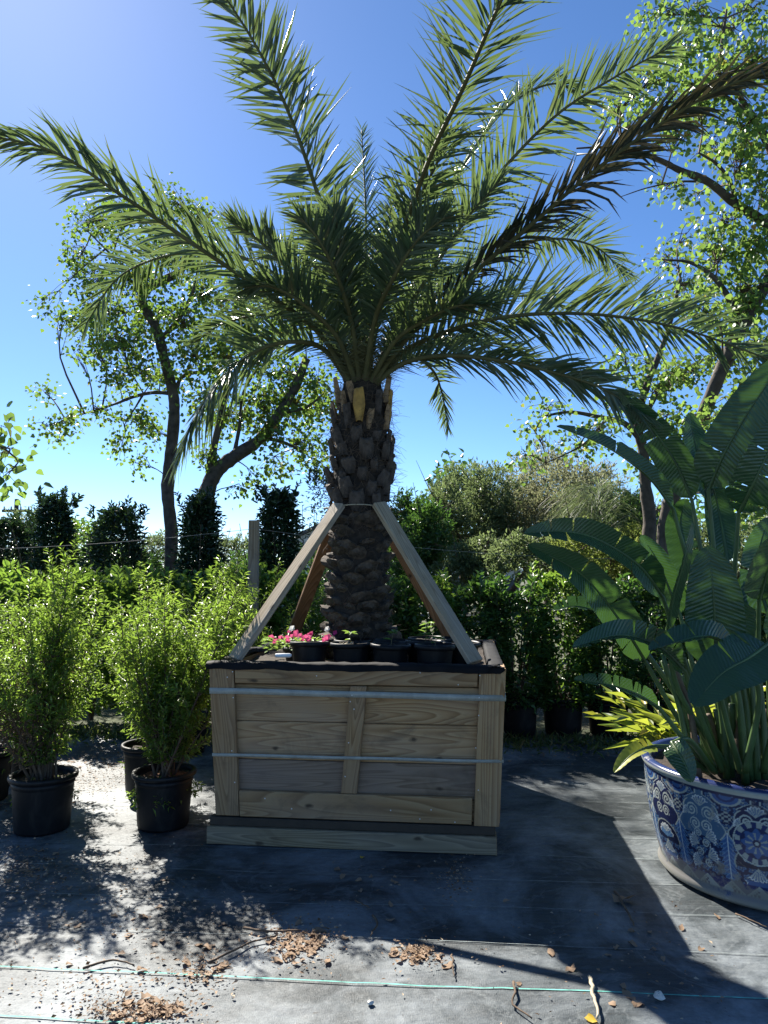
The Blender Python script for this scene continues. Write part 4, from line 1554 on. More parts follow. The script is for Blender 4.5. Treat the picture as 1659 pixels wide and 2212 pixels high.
def paddle(mid, wid, stalk, roll=0.0, fold=0.35, torn=0.25, seed=0, mat='strelitzia', curl=0.0, tip_sharp=.55):
    """mid: view pixels (x, y, distance) along the midrib, base to tip; wid: half width in metres; stalk: pixels from the pot to the base"""
    rg = random.Random(300 + seed)
    e = empty("leaf", (0, 0, 0))
    e.parent = bop
    e.location = -BO
    S = spline([px(*q) for q in mid], 41)
    V_, F_, UV = [], [], []
    nw = 5
    length = sum((S[i + 1] - S[i]).length for i in range(40))
    for side in (-1, 1):
        cuts = set()
        k = rg.randint(4, 8)
        while k < 37:
            if rg.random() < torn * 2:
                cuts.add(k)
            k += rg.randint(2, 6)
        prev = None
        run = 0
        tear = 0.0
        for i in range(41):
            if i:
                run += (S[i] - S[i - 1]).length
            a, b = S[max(i - 1, 0)], S[min(i + 1, 40)]
            T = (b - a).normalized()
            view = (S[i] - cam.location).normalized()
            acr = T.cross(view).normalized()
            acr = Matrix.Rotation(roll, 3, T) @ acr
            nn = acr.cross(T).normalized()
            t = i / 40
            w = wid * (min(1, (t / .16)) ** .55) * (1 - max(0, (t - .35) / .65) ** 2.0) ** tip_sharp if t < 1 else 0.002
            rep = 2 if i in cuts else 1
            for r_ in range(rep):
                if r_ == 1:
                    tear = rg.uniform(-.22, .22)
                    shift = rg.uniform(.01, .05)
                ws = w * (1 - (rg.uniform(0, .07) if i in cuts or (i - 1) in cuts else rg.uniform(0, .012)))
                row_ = []
                for j in range(nw + 1):
                    q = j / nw
                    f = fold + tear * .5 * q + curl * q
                    d = acr * side * math.cos(f) + nn * (-math.sin(f))
                    back = T * (.10 * q * wid)                      # veins sweep towards the tip
                    gap = T * (-.009 * q if (r_ == 0 and i in cuts) else (.005 * q if (r_ == 1) else 0))
                    p = S[i] + d * ws * q + back + gap + nn * (.025 * wid * math.sin(i * 1.9 + side) * q)
                    row_.append(len(V_))
                    V_.append(tuple(p))
                    UV.append((run + .06 * q, side * ws * q))
                if prev is not None and not (r_ == 1):
                    for j in range(nw):
                        qd = (prev[j], prev[j + 1], row_[j + 1], row_[j])
                        F_.append(qd if side > 0 else qd[::-1])
                prev = row_
    o = obj("blade", npmesh("blade", V_, F_, M[mat], True, UV), e)
    sp = [px(*q) for q in stalk] + [S[0]]
    C = spline(sp, 24)
    m_ = MB()
    m_.tube(C + S[1:36], [.017 * (1 - .45 * i / 24) for i in range(24)] + [.0085 * (1 - .8 * i / 35) for i in range(35)], 7)
    m_.build("stalk", M['petiole'], e, True)
    return e


# stalks start in the middle of the pot: pixel, distance
def st(x, y=1665, Y=3.85):
    return (x, y, Y)


PAD = [
    dict(mid=[(1455, 1100, 3.75), (1400, 1030, 3.65), (1310, 965, 3.55), (1204, 922, 3.45)], wid=0.069, stalk=[st(1575, 1660, 3.8), (1520, 1350, 3.8)], roll=1.0, fold=.5, torn=.12),
    dict(mid=[(1495, 1080, 3.85), (1460, 1000, 3.85), (1405, 920, 3.85), (1338, 842, 3.85)], wid=0.098, stalk=[st(1600, 1660, 3.85), (1540, 1330, 3.85)], roll=-.35, fold=.15, torn=.2, tip_sharp=.75),
    dict(mid=[(1530, 1080, 4.0), (1515, 1010, 4.05), (1500, 950, 4.1), (1490, 893, 4.1)], wid=0.078, stalk=[st(1620, 1650, 3.95), (1570, 1320, 4.0)], roll=.5, fold=.2, torn=.0),
    dict(mid=[(1530, 1060, 3.7), (1570, 970, 3.6), (1630, 870, 3.5), (1710, 760, 3.4)], wid=0.121, stalk=[st(1630, 1660, 3.8), (1560, 1330, 3.75)], roll=-.15, fold=.12, torn=.03),
    dict(mid=[(1595, 1110, 3.6), (1630, 1040, 3.5), (1670, 960, 3.45), (1730, 870, 3.4)], wid=0.109, stalk=[st(1650, 1660, 3.75), (1590, 1330, 3.7)], roll=.2, fold=.2, torn=.25),
    dict(mid=[(1572, 1215, 3.9), (1562, 1150, 3.95), (1550, 1090, 4.0), (1536, 1020, 4.0)], wid=0.078, stalk=[st(1640, 1650, 3.95), (1590, 1400, 3.95)], roll=.2, fold=.1, torn=.0),
    dict(mid=[(1432, 1290, 3.6), (1380, 1222, 3.5), (1290, 1165, 3.4), (1215, 1148, 3.35), (1135, 1152, 3.3)], wid=0.082, stalk=[st(1560, 1660, 3.7), (1480, 1430, 3.65)], roll=.45, fold=.5, torn=.14),
    dict(mid=[(1395, 1430, 3.7), (1335, 1335, 3.6), (1255, 1240, 3.5), (1142, 1178, 3.4)], wid=0.094, stalk=[st(1550, 1665, 3.75), (1470, 1560, 3.7)], roll=.25, fold=.45, torn=.2),
    dict(mid=[(1350, 1350, 3.95), (1300, 1325, 3.95), (1245, 1310, 3.95), (1198, 1318, 3.95)], wid=0.069, stalk=[st(1560, 1660, 3.9), (1440, 1470, 3.9)], roll=.9, fold=.6, torn=.5),
    dict(mid=[(1470, 1330, 3.9), (1445, 1270, 3.9), (1420, 1210, 3.9), (1386, 1158, 3.9)], wid=0.069, stalk=[st(1580, 1660, 3.85), (1510, 1480, 3.85)], roll=.2, fold=.1, torn=.0),
    dict(mid=[(1440, 1370, 3.45), (1455, 1290, 3.4), (1478, 1210, 3.35), (1495, 1130, 3.35)], wid=0.051, stalk=[st(1575, 1665, 3.65), (1470, 1500, 3.55)], roll=1.1, fold=.3, torn=.0),
    dict(mid=[(1545, 1450, 3.45), (1545, 1360, 3.42), (1540, 1270, 3.4), (1530, 1185, 3.4)], wid=0.129, stalk=[st(1600, 1668, 3.55), (1570, 1560, 3.5)], roll=.05, fold=.15, torn=.03),
    dict(mid=[(1590, 1400, 3.3), (1530, 1375, 3.2), (1470, 1385, 3.15), (1405, 1405, 3.1)], wid=0.078, stalk=[st(1610, 1668, 3.5), (1640, 1500, 3.4)], roll=1.0, fold=.5, torn=.2),
    dict(mid=[(1480, 1450, 3.4), (1420, 1395, 3.3), (1340, 1372, 3.2), (1240, 1398, 3.1)], wid=0.078, stalk=[st(1560, 1665, 3.6), (1510, 1540, 3.5)], roll=.7, fold=.5, torn=.15),
    dict(mid=[(1660, 1390, 3.2), (1620, 1420, 3.12), (1560, 1455, 3.05), (1500, 1520, 3.0)], wid=0.117, stalk=[st(1650, 1668, 3.55), (1690, 1480, 3.35)], roll=.25, fold=.15, torn=.03),
    dict(mid=[(1452, 1605, 3.30), (1465, 1625, 3.25), (1480, 1650, 3.22), (1494, 1688, 3.18)], wid=0.057, stalk=[st(1540, 1665, 3.55), (1490, 1600, 3.4)], roll=.1, fold=.3, torn=.0),
    dict(mid=[(1425, 1530, 3.45), (1375, 1500, 3.35), (1310, 1478, 3.28), (1242, 1468, 3.2)], wid=0.055, stalk=[st(1545, 1668, 3.6), (1480, 1600, 3.5)], roll=.8, fold=.5, torn=.4),
    dict(mid=[(1415, 1612, 3.45), (1390, 1618, 3.4), (1360, 1635, 3.36), (1328, 1668, 3.32)], wid=0.046, stalk=[st(1530, 1668, 3.6), (1460, 1620, 3.5)], roll=.6, fold=.4, torn=.03, mat='ginger'),
    dict(mid=[(1640, 1300, 3.5), (1660, 1230, 3.4), (1690, 1180, 3.35), (1750, 1140, 3.3)], wid=0.117, stalk=[st(1660, 1668, 3.7), (1640, 1450, 3.6)], roll=.5, fold=.3, torn=.1),
    dict(mid=[(1660, 1330, 3.9), (1640, 1260, 3.95), (1640, 1190, 4.0), (1660, 1120, 4.0)], wid=0.101, stalk=[st(1670, 1660, 3.9), (1660, 1480, 3.9)], roll=.3, fold=.2, torn=.1),
    dict(mid=[(1500, 1260, 4.15), (1480, 1190, 4.2), (1470, 1130, 4.25), (1480, 1080, 4.25)], wid=0.094, stalk=[st(1620, 1650, 4.0), (1560, 1420, 4.1)], roll=.1, fold=.2, torn=.1),
    dict(mid=[(1620, 1480, 4.0), (1600, 1400, 4.0), (1600, 1320, 4.05), (1620, 1240, 4.1)], wid=0.109, stalk=[st(1650, 1650, 3.95), (1635, 1560, 4.0)], roll=-.2, fold=.2, torn=.1),
    dict(mid=[(1700, 1420, 3.6), (1720, 1330, 3.6), (1750, 1250, 3.6), (1800, 1180, 3.6)], wid=0.125, stalk=[st(1690, 1660, 3.8), (1690, 1520, 3.7)], roll=-.2, fold=.2, torn=.1),
    dict(mid=[(1700, 1180, 4.0), (1740, 1080, 4.0), (1800, 980, 4.0), (1880, 900, 4.0)], wid=0.133, stalk=[st(1690, 1660, 3.95), (1690, 1400, 4.0)], roll=-.2, fold=.2, torn=.1),
]
for i, kw in enumerate(PAD):
    paddle(seed=i, **kw)
# fan-shaped sheath trunk and stub stalks
rs = random.Random(9)
for fx, fy in ((1580, 3.80), (1690, 3.78), (1635, 4.0)):
    for k in range(7):
        s_ = k - 3
        p0 = px(fx + s_ * 5, 1690, fy + rs.gauss(0, .02))
        p0.z = .48
        p1 = px(fx + s_ * 17, 1600, fy + rs.gauss(0, .02))
        p2 = px(fx + s_ * 26 + rs.gauss(0, 5), 1520 + abs(s_) * 12, fy)
        m_ = MB()
        m_.tube(spline([p0, p1, p2], 8), [.040, .038, .035, .031, .027, .023, .02, .016], 8)
        m_.build("sheath", M['petiole_brown'] if k % 3 == 1 else M['petiole'], bop, True, -BO)
for k in range(26):
    x0 = rs.uniform(1490, 1700)
    Y = rs.uniform(3.55, 4.1)
    p0 = px(x0, 1680, Y)
    p0.z = .48
    m_ = MB()
    p1 = px(x0 + (x0 - 1600) * .10 - 10, 1540, Y)
    p2 = px(x0 + (x0 - 1600) * .30 - 30, 1400 + rs.uniform(0, 60), Y)
    m_.tube(spline([p0, p1, p2], 9), [.019 - .0012 * i for i in range(9)], 6)
    m_.build("stalk", M['petiole_brown'] if rs.random() < .22 else M['petiole'], bop, True, -BO)

# ------------------------------------------------------------------ yellow variegated ginger behind the pot
rg = random.Random(31)
gi = at_ground(1420, 1625)
gin = empty("variegated_ginger", (1.95, 5.0, GZ0))
tag(gin, "low plant with bright yellow and green striped leaves behind the patterned pot", "plant")
pot_mesh(gin, .17, .30)
m_ = MB()
P, D = [], []
for i in range(30):
    a = rg.uniform(0, 6.283)
    d = Vector((math.cos(a) * .75 - .12, math.sin(a) * .7 - .1, 1))
    st_ = wander((rg.gauss(0, .06), rg.gauss(0, .06), .27), d, rg.uniform(.35, .62), 8, .05, -.09, rg)
    m_.tube(st_, .004, 4, False)
    for k in range(2, 9):
        q = st_[k]
        sd = Vector((-(st_[k] - st_[k - 1]).y, (st_[k] - st_[k - 1]).x, 0)).normalized() * (1 if k % 2 else -1)
        dd = (st_[k] - st_[k - 1]).normalized() + sd * .7 + Vector((0, 0, .05))
        P.append(tuple(q))
        D.append(tuple(dd))
o = m_.build("stems", M['petiole'], gin)
o["kind"] = "stuff"
n = len(P)
leaves("foliage", P, D, rand_dirs(n, (0, 0, 2.0)), nr.uniform(.17, .27, n), nr.uniform(.04, .06, n), T_LANCE, M['ginger'], gin)


# ------------------------------------------------------------------ hedge shrubs, hollies
def blob_points(n, cx, cy, z0, z1, rx, ry, shape, rg_, inner=.55, bumps=5):
    """points through a shrub-like volume; shape(t) is the relative radius at height t"""
    t = nr.uniform(0, 1, n)
    a = nr.uniform(0, 2 * np.pi, n)
    rel = np.vectorize(shape)(t)
    ph = rg_.uniform(0, 6)
    lump = 1 + .14 * np.sin(a * 3 + t * 9 + ph) + .12 * np.sin(a * 5 - t * 14 + ph * 2) + .08 * np.sin(t * 31 + a * 2)
    r_ = rel * lump * (inner + (1 - inner) * np.sqrt(nr.uniform(0, 1, n)))
    x, y = rx * r_ * np.cos(a), ry * r_ * np.sin(a)
    z = z0 + (z1 - z0) * t
    P_ = np.stack([cx + x, cy + y, z], 1)
    D_ = np.stack([np.cos(a), np.sin(a), nr.uniform(-.25, .9, n)], 1) + nr.normal(size=(n, 3)) * .45
    return P_, D_


def shrub(name, cat, x, y, z0, z1, rx, shape, n, L, tmpl, mat, label, group, seed, wl=.42, pot=None, top_sprigs=0, upb=1.2, inner=.55, rough=.015):
    rg_ = random.Random(seed)
    e = empty(name, (x, y, 0.0 if y > 6.9 else GZ0))
    tag(e, label, cat, group)
    if pot:
        pot_mesh(e, pot[0], pot[1])
    P_, D_ = blob_points(n, 0, 0, z0, z1, rx, rx, shape, rg_, inner)
    P_ = P_ + nr.normal(size=P_.shape) * rough
    Ls = nr.uniform(L[0], L[1], n)
    leaves("foliage", P_, D_, rand_dirs(n, (0, 0, upb)), Ls, Ls * wl, tmpl, mat, e)
    m_ = MB()
    for i in range(5):
        a = rg_.uniform(0, 6.283)
        tw = wander((rg_.gauss(0, .02), rg_.gauss(0, .02), (pot[1] * .8 if pot else .02)), (math.cos(a) * .22, math.sin(a) * .22, 1), z1 * .9 - .1, 8, .05, .05, rg_)
        m_.tube(tw, [.012 * (1 - .09 * k) for k in range(9)], 5, False)
    o = m_.build("stems", M['twig'], e)
    o["kind"] = "stuff"
    if top_sprigs:
        tws = []
        m_ = MB()
        for i in range(top_sprigs):
            a = rg_.uniform(0, 6.283)
            r_ = rx * math.sqrt(rg_.random()) * .8
            p_ = (r_ * math.cos(a), r_ * math.sin(a), z1 - .12)
            tw = wander(p_, (math.cos(a) * .3, math.sin(a) * .3, 1), rg_.uniform(.1, .28), 4, .1, .05, rg_)
            tws.append(tw)
            m_.tube(tw, .003, 3, False)
        o = m_.build("sprigs", M['stem'], e)
        o["kind"] = "stuff"
        P_, D_ = on_twigs(tws, 70, .004, .7, .15, .05)
        leaves("new_growth", P_, D_, rand_dirs(len(P_), (0, 0, 1)), L[1] * .9, L[1] * wl * .9, tmpl, mat, e)
    return e


dome = lambda t: (min(1, t / .18)) ** .5 * (1 - max(0, (t - .72) / .28) ** 2 * .75)
cone = lambda t: (min(1, t / .08)) ** .5 * (1.02 - .62 * t ** 1.6) if t < .93 else .42 * (1 - (t - .93) / .07) + .05
round_ = lambda t: math.sqrt(max(0, 1 - (2 * t - 1) ** 2)) * .98 + .02

# glossy hedge on the left, behind the potted bushes
for i, xx in enumerate((-4.5, -3.95, -3.4, -2.9, -2.4, -1.9, -1.4, -.9)):
    shrub("hedge_shrub", "shrub", xx, 7.35 + .1 * (i % 2), .12, 1.36 + .05 * math.sin(i * 2.3), .33, dome, 2300, (.06, .095), T_OVAL, M['hedge'],
          "glossy broad-leaved hedge shrub between the potted bushes and the conical evergreens", "hedge behind the potted bushes", 60 + i, top_sprigs=26)
# potted shrubs on the right
RS = [(.0, 7.0, 1.28), (.42, 6.95, 1.36), (.85, 7.05, 1.30), (1.22, 6.9, 1.26), (1.65, 6.95, 1.42), (2.05, 6.9, 1.32), (2.5, 6.95, 1.3), (2.95, 6.9, 1.35), (3.45, 6.95, 1.3), (3.9, 7.0, 1.35)]
RL = ["potted shrub hidden mostly behind the palm trunk", "bright-leaved potted shrub behind the seedling pots and leaning brace", "dark potted shrub seen between the leaning brace and the tree box corner",
      "dark potted shrub just past the tree box corner", "bright-leaved tall potted shrub midway between tree box and patterned pot", "dark potted shrub next to the bright-leaved tall one, nearer the paddle leaves",
      "dark potted shrub behind the yellow striped ginger", "dark potted shrub right behind the bird-of-paradise stalks", "dark potted shrub behind the patterned pot's far side", "dark potted shrub at the end of the row past the patterned pot"]
for i, (xx, yy, hh) in enumerate(RS):
    shrub("potted_shrub", "shrub", xx, yy, .20, hh, .31, dome, 3400, (.05, .085), T_OVAL, M['hedge_dark'] if i != 1 and i != 4 else M['hedge'],
          RL[i], "row of potted shrubs at the back", 80 + i, pot=(.19, .33), top_sprigs=18)
# conical evergreens
CONES = [(20, 10.6, 1128, .55), (118, 10.2, 1080, .36), (255, 10.0, 1104, .52), (433, 9.6, 1078, .34), (602, 9.4, 1068, .34)]
CL = ["dark conical evergreen at the end of its row below the utility pole", "dark columnar evergreen next to the evergreen below the utility pole",
      "wide dark conical evergreen left alone between pole and leafy trees", "dark columnar evergreen in front of the forked tree trunk",
      "dark columnar evergreen right behind the bare wooden post"]
for i, (x, Y, ty, rx) in enumerate(CONES):
    top = px(x, ty, Y)
    shrub("conical_evergreen", "evergreen", top.x, Y, .1, top.z, rx, cone, 9500, (.05, .085), T_OVAL, M['holly'], CL[i], "row of conical evergreens", 120 + i, inner=.3, upb=.6, rough=.045, top_sprigs=16)
# wispy slim evergreen by the trunk and pale wispy shrubs
for i, (x, Y, ty, rx, mt, lab) in enumerate([
        (690, 9.3, 1030, .22, 'holly', "thin sparse evergreen just beside the palm trunk"),
        (70, 13.0, 1110, .9, 'sage', "loose light green shrub far behind under the utility pole"),
        (185, 12.0, 1135, .65, 'hedge', "bright bushy shrub between two dark evergreens"),
        (335, 13.0, 1165, .5, 'sage', "pale wispy shrub behind the straight tree trunk"),
        (500, 13.0, 1170, .45, 'sage', "pale wispy shrub between the columnar evergreen and the wooden post"),
        (560, 12.0, 1210, .6, 'hedge_dark', "low dark shrub behind the bare wooden post"),
        (400, 12.5, 1215, .8, 'hedge_dark', "low dark shrub behind the two trunks"),
        (260, 12.5, 1205, .9, 'hedge_dark', "low dark shrub behind the wide conical evergreen"),
        (700, 12.0, 1190, .6, 'hedge_dark', "dark shrub behind the reddish brace")]):
    top = px(x, ty, Y)
    shrub("wild_shrub", "shrub", top.x, Y, .05, top.z, rx, round_ if i else cone, 1100 if i == 0 else 7500, (.05, .085), T_LANCE, M[mt], lab, None, 140 + i, wl=.3, inner=.1, rough=.06, top_sprigs=26 if i else 8)


# ------------------------------------------------------------------ trees
def pixel_tree(name, label, Y, trunks, blobs, leaf, mat, seed, dens=1.0, dspread=1.0, group=None, twig_r=.006, cl=9, clr=.11):
    """trunks: list of (pixel polyline, r0, r1); blobs: leafy masses (x, y, rx, ry in the view) filled with twigs and leaves in depth too"""
    rg_ = random.Random(seed)
    base = px(trunks[0][0][0][0], trunks[0][0][0][1], Y + (trunks[0][0][0][2] if len(trunks[0][0][0]) > 2 else 0))
    base = Vector((base.x, base.y, -.01))
    e = empty(name, base)
    tag(e, label, "tree", group)
    limbs = []
    tk = MB()
    for j, (poly, r0, r1) in enumerate(trunks):
        pts_ = [px(q[0], q[1], Y + (q[2] if len(q) > 2 else 0)) for q in poly]
        if j == 0:
            pts_ = [Vector((pts_[0].x, pts_[0].y, -.01))] + pts_
        S = spline(pts_, max(12, 5 * len(pts_)))
        n_ = len(S)
        m_ = MB()
        rad = [(r0 + (r1 - r0) * i / (n_ - 1)) * (1 + rg_.gauss(0, .05)) for i in range(n_)]
        if j == 0:
            rad[0] *= 1.5
            rad[1] *= 1.15
        m_.tube([p - base for p in S], rad, 9)
        m_.build("trunk" if j == 0 else "limb", M['bark'], e, True)
        limbs += S
    LA = np.array([tuple(p) for p in limbs])
    tw_mesh = MB()
    P_, D_ = [], []
    sc = Y / FX
    for (x, y, rx, ry) in blobs:
        c = px(x, y, Y + rg_.gauss(0, .35) * dspread)
        c0 = np.array(tuple(c))
        i0 = int(np.argmin(np.linalg.norm(LA - c0 - np.array([0, 0, -.25]), axis=1)))
        a = Vector(LA[i0])
        d = c - a
        midp = a.lerp(c, .5) + Vector((rg_.gauss(0, .08), rg_.gauss(0, .08), .06 * d.length))
        br = spline([a, midp, c], 7)
        rr0 = min(.022, .007 + .008 * d.length)
        tw_mesh.tube([p - base for p in br], [rr0 * (1 - .11 * k) for k in range(7)], 5, False)
        ncl = max(4, int(rx * ry / 120 * dens))
        for k in range(ncl):
            u = Vector((rg_.gauss(0, .5), rg_.gauss(0, .5), rg_.gauss(0, .5)))
            if u.length > 1.05:
                u = u.normalized() * 1.05
            cc = c + Vector((u.x * rx * sc, u.y * max(rx, ry) * sc * .9 * dspread, u.z * ry * sc))
            s0 = br[rg_.randint(3, 6)]
            tw = [s0, s0.lerp(cc, .55) + Vector((rg_.gauss(0, .04), rg_.gauss(0, .04), .04)), cc, cc + Vector((u.x * .1, u.y * .1, -.09))]
            tw_mesh.tube([p - base for p in tw], [twig_r, twig_r * .7, twig_r * .5, twig_r * .25], 4, False)
            m = rg_.randint(cl - 4, cl + 5)
            for _ in range(m):
                o_ = Vector((rg_.gauss(0, clr), rg_.gauss(0, clr), rg_.gauss(-.02, clr)))
                P_.append(tuple(cc + o_ - base))
                D_.append((o_.x * 4 + rg_.gauss(0, .5), o_.y * 4 + rg_.gauss(0, .5), -.55 + rg_.gauss(0, .45)))
    o = tw_mesh.build("twigs", M['twig'] if seed != 1 else M['twig'], e)
    o["kind"] = "stuff"
    n_ = len(P_)
    Ls = nr.uniform(leaf * .7, leaf * 1.25, n_)
    leaves("crown", P_, D_, rand_dirs(n_, (0, 0, .5)), Ls, Ls * .92, T_HEART, mat, e)
    return e


pixel_tree("tallow_tree", "slender straight-trunked tree with small heart-shaped leaves behind the hedge", 12.0,
           [([(368, 1236), (370, 1150), (362, 1060), (368, 990), (376, 900), (374, 850), (356, 780), (338, 710), (308, 655), (322, 622), (380, 592)], 0.113, 0.067),
            ([(374, 850), (330, 848), (285, 858), (250, 872), (200, 888), (140, 905)], 0.037, 0.011),
            ([(310, 850), (292, 880), (268, 918)], 0.021, 0.008),
            ([(378, 860), (392, 815), (440, 802), (490, 800)], 0.043, 0.016),
            ([(345, 735), (385, 690), (420, 620), (430, 540), (420, 470)], 0.047, 0.011),
            ([(315, 640), (280, 590), (230, 540), (190, 500)], 0.033, 0.009)],
           [(210, 480, 65, 45), (165, 560, 40, 35), (290, 450, 60, 40), (380, 440, 50, 40), (440, 480, 45, 40), (105, 650, 28, 16), (135, 690, 40, 20), (190, 680, 45, 35),
            (205, 745, 45, 35), (165, 770, 14, 14), (265, 740, 60, 50), (330, 690, 60, 50), (400, 700, 60, 60), (300, 795, 70, 35), (420, 770, 50, 45), (250, 820, 40, 22),
            (150, 905, 45, 20), (95, 848, 36, 12), (92, 925, 26, 12), (128, 945, 20, 14), (220, 885, 40, 22), (300, 905, 40, 30), (262, 960, 24, 24), (292, 1000, 14, 24), (330, 930, 25, 35),
            (200, 615, 50, 45), (300, 600, 70, 50), (400, 570, 60, 50), (350, 520, 60, 40), (450, 640, 45, 50), (240, 680, 40, 40), (360, 810, 40, 30)],
           .064, M['tallow'], 1, dens=1.9, cl=11, clr=.10, group="leafy trees with heart-shaped leaves")
pixel_tree("tallow_tree", "leaning tree with forked dark trunk and heart-shaped leaves, beside the palm", 11.8,
           [([(437, 1170), (440, 1130), (448, 1060), (470, 1015), (512, 982), (562, 948), (602, 895), (640, 830), (662, 775)], 0.166, 0.067),
            ([(452, 1050), (458, 985), (476, 905), (492, 830), (500, 760)], 0.085, 0.020),
            ([(505, 985), (518, 915), (525, 850), (560, 790)], 0.037, 0.013),
            ([(572, 945), (610, 955), (645, 970)], 0.040, 0.016),
            ([(610, 890), (660, 880), (700, 850)], 0.040, 0.013)],
           [(560, 870, 55, 50), (630, 870, 60, 50), (690, 880, 45, 45), (650, 960, 50, 40), (600, 1010, 50, 22), (560, 1040, 26, 12), (520, 1050, 16, 22), (690, 1000, 20, 36),
            (500, 890, 50, 50), (480, 770, 55, 50), (560, 770, 55, 50), (520, 700, 60, 45), (620, 800, 50, 40), (690, 820, 35, 40), (450, 985, 26, 26), (520, 640, 55, 45), (590, 930, 40, 40), (610, 700, 50, 50), (450, 860, 40, 45)],
           .064, M['tallow'], 2, dens=1.9, cl=11, clr=.10, group="leafy trees with heart-shaped leaves")
pixel_tree("tallow_tree", "slim tree with yellow-green leaves hanging beside the utility pole", 6.8,
           [([(-150, 1236), (-140, 1100), (-120, 1000)], .06, .03), ([(-120, 1010), (-60, 960), (10, 970)], .015, .006)],
           [(8, 935, 22, 22), (15, 985, 24, 22), (5, 1030, 14, 16)], .085, M['tallow_light'], 3, dens=1.1)
pixel_tree("tallow_tree", "tree with bare rough trunk rising behind the bird-of-paradise plant", 9.2,
           [([(1402, 1200), (1404, 1120), (1396, 1060), (1390, 980), (1378, 910), (1398, 830), (1425, 765), (1450, 690), (1470, 600)], .10, .02),
            ([(1392, 960), (1350, 915), (1290, 900), (1230, 890), (1170, 900)], .045, .012),
            ([(1385, 930), (1420, 850), (1480, 800), (1530, 770)], .04, .012),
            ([(1310, 905), (1260, 960), (1180, 1000)], .02, .006)],
           [(1400, 790, 50, 40), (1450, 820, 60, 40), (1330, 870, 50, 30), (1180, 885, 50, 20), (1155, 930, 36, 26), (1250, 960, 60, 26), (1300, 930, 50, 26), (1420, 660, 55, 28), (1470, 940, 50, 40),
            (1500, 800, 50, 40), (1480, 620, 60, 45), (1430, 560, 55, 26), (1480, 505, 55, 16), (1130, 985, 30, 20), (1380, 1000, 40, 40), (1440, 900, 50, 40), (1440, 1100, 40, 40), (1350, 780, 40, 30)],
           .056, M['tallow_light'], 4, dens=1.2, cl=10, clr=.09, group="leafy trees with heart-shaped leaves")
pixel_tree("tallow_tree", "spreading tree with long crooked limb over the dark drying frond", 7.6,
           [([(1432, 1190, .6), (1462, 1045, .4), (1502, 945, .2), (1546, 830), (1600, 710), (1668, 590), (1700, 500)], .085, .06),
            ([(1700, 520), (1650, 478), (1590, 440), (1530, 392), (1470, 368), (1425, 345), (1370, 326), (1300, 318), (1245, 320)], .06, .008),
            ([(1590, 440), (1578, 395), (1550, 355), (1510, 330)], .03, .01),
            ([(1530, 393), (1470, 392), (1400, 405), (1340, 425)], .014, .004),
            ([(1690, 520), (1690, 400), (1650, 290), (1600, 210), (1560, 130), (1570, 20)], .06, .012),
            ([(1640, 270), (1570, 210), (1490, 180), (1400, 170)], .03, .008),
            ([(1600, 700), (1560, 620), (1500, 570), (1430, 560)], .04, .008),
            ([(1560, 800), (1600, 760), (1660, 740)], .04, .012)],
           [(1420, 30, 45, 36), (1500, 30, 50, 40), (1580, 60, 50, 45), (1630, 20, 35, 30), (1570, 150, 65, 50), (1645, 120, 40, 60), (1480, 110, 55, 45), (1400, 180, 60, 45), (1340, 225, 40, 35), (1500, 220, 60, 50),
            (1620, 260, 60, 60), (1600, 350, 55, 50), (1530, 320, 40, 35), (1460, 270, 40, 35), (1650, 400, 40, 50), (1505, 425, 24, 22), (1475, 400, 16, 16), (1560, 480, 45, 40), (1640, 520, 55, 60),
            (1540, 560, 60, 55), (1620, 620, 70, 60), (1590, 690, 70, 45), (1650, 740, 45, 50), (1550, 900, 55, 40), (1620, 850, 50, 50), (1580, 1000, 60, 40), (1620, 1080, 50, 40), (1560, 780, 50, 40), (1420, 400, 30, 20), (1500, 660, 50, 40)],
           .058, M['tallow_light'], 6, dens=1.15, cl=10, clr=.09, group="leafy trees with heart-shaped leaves")


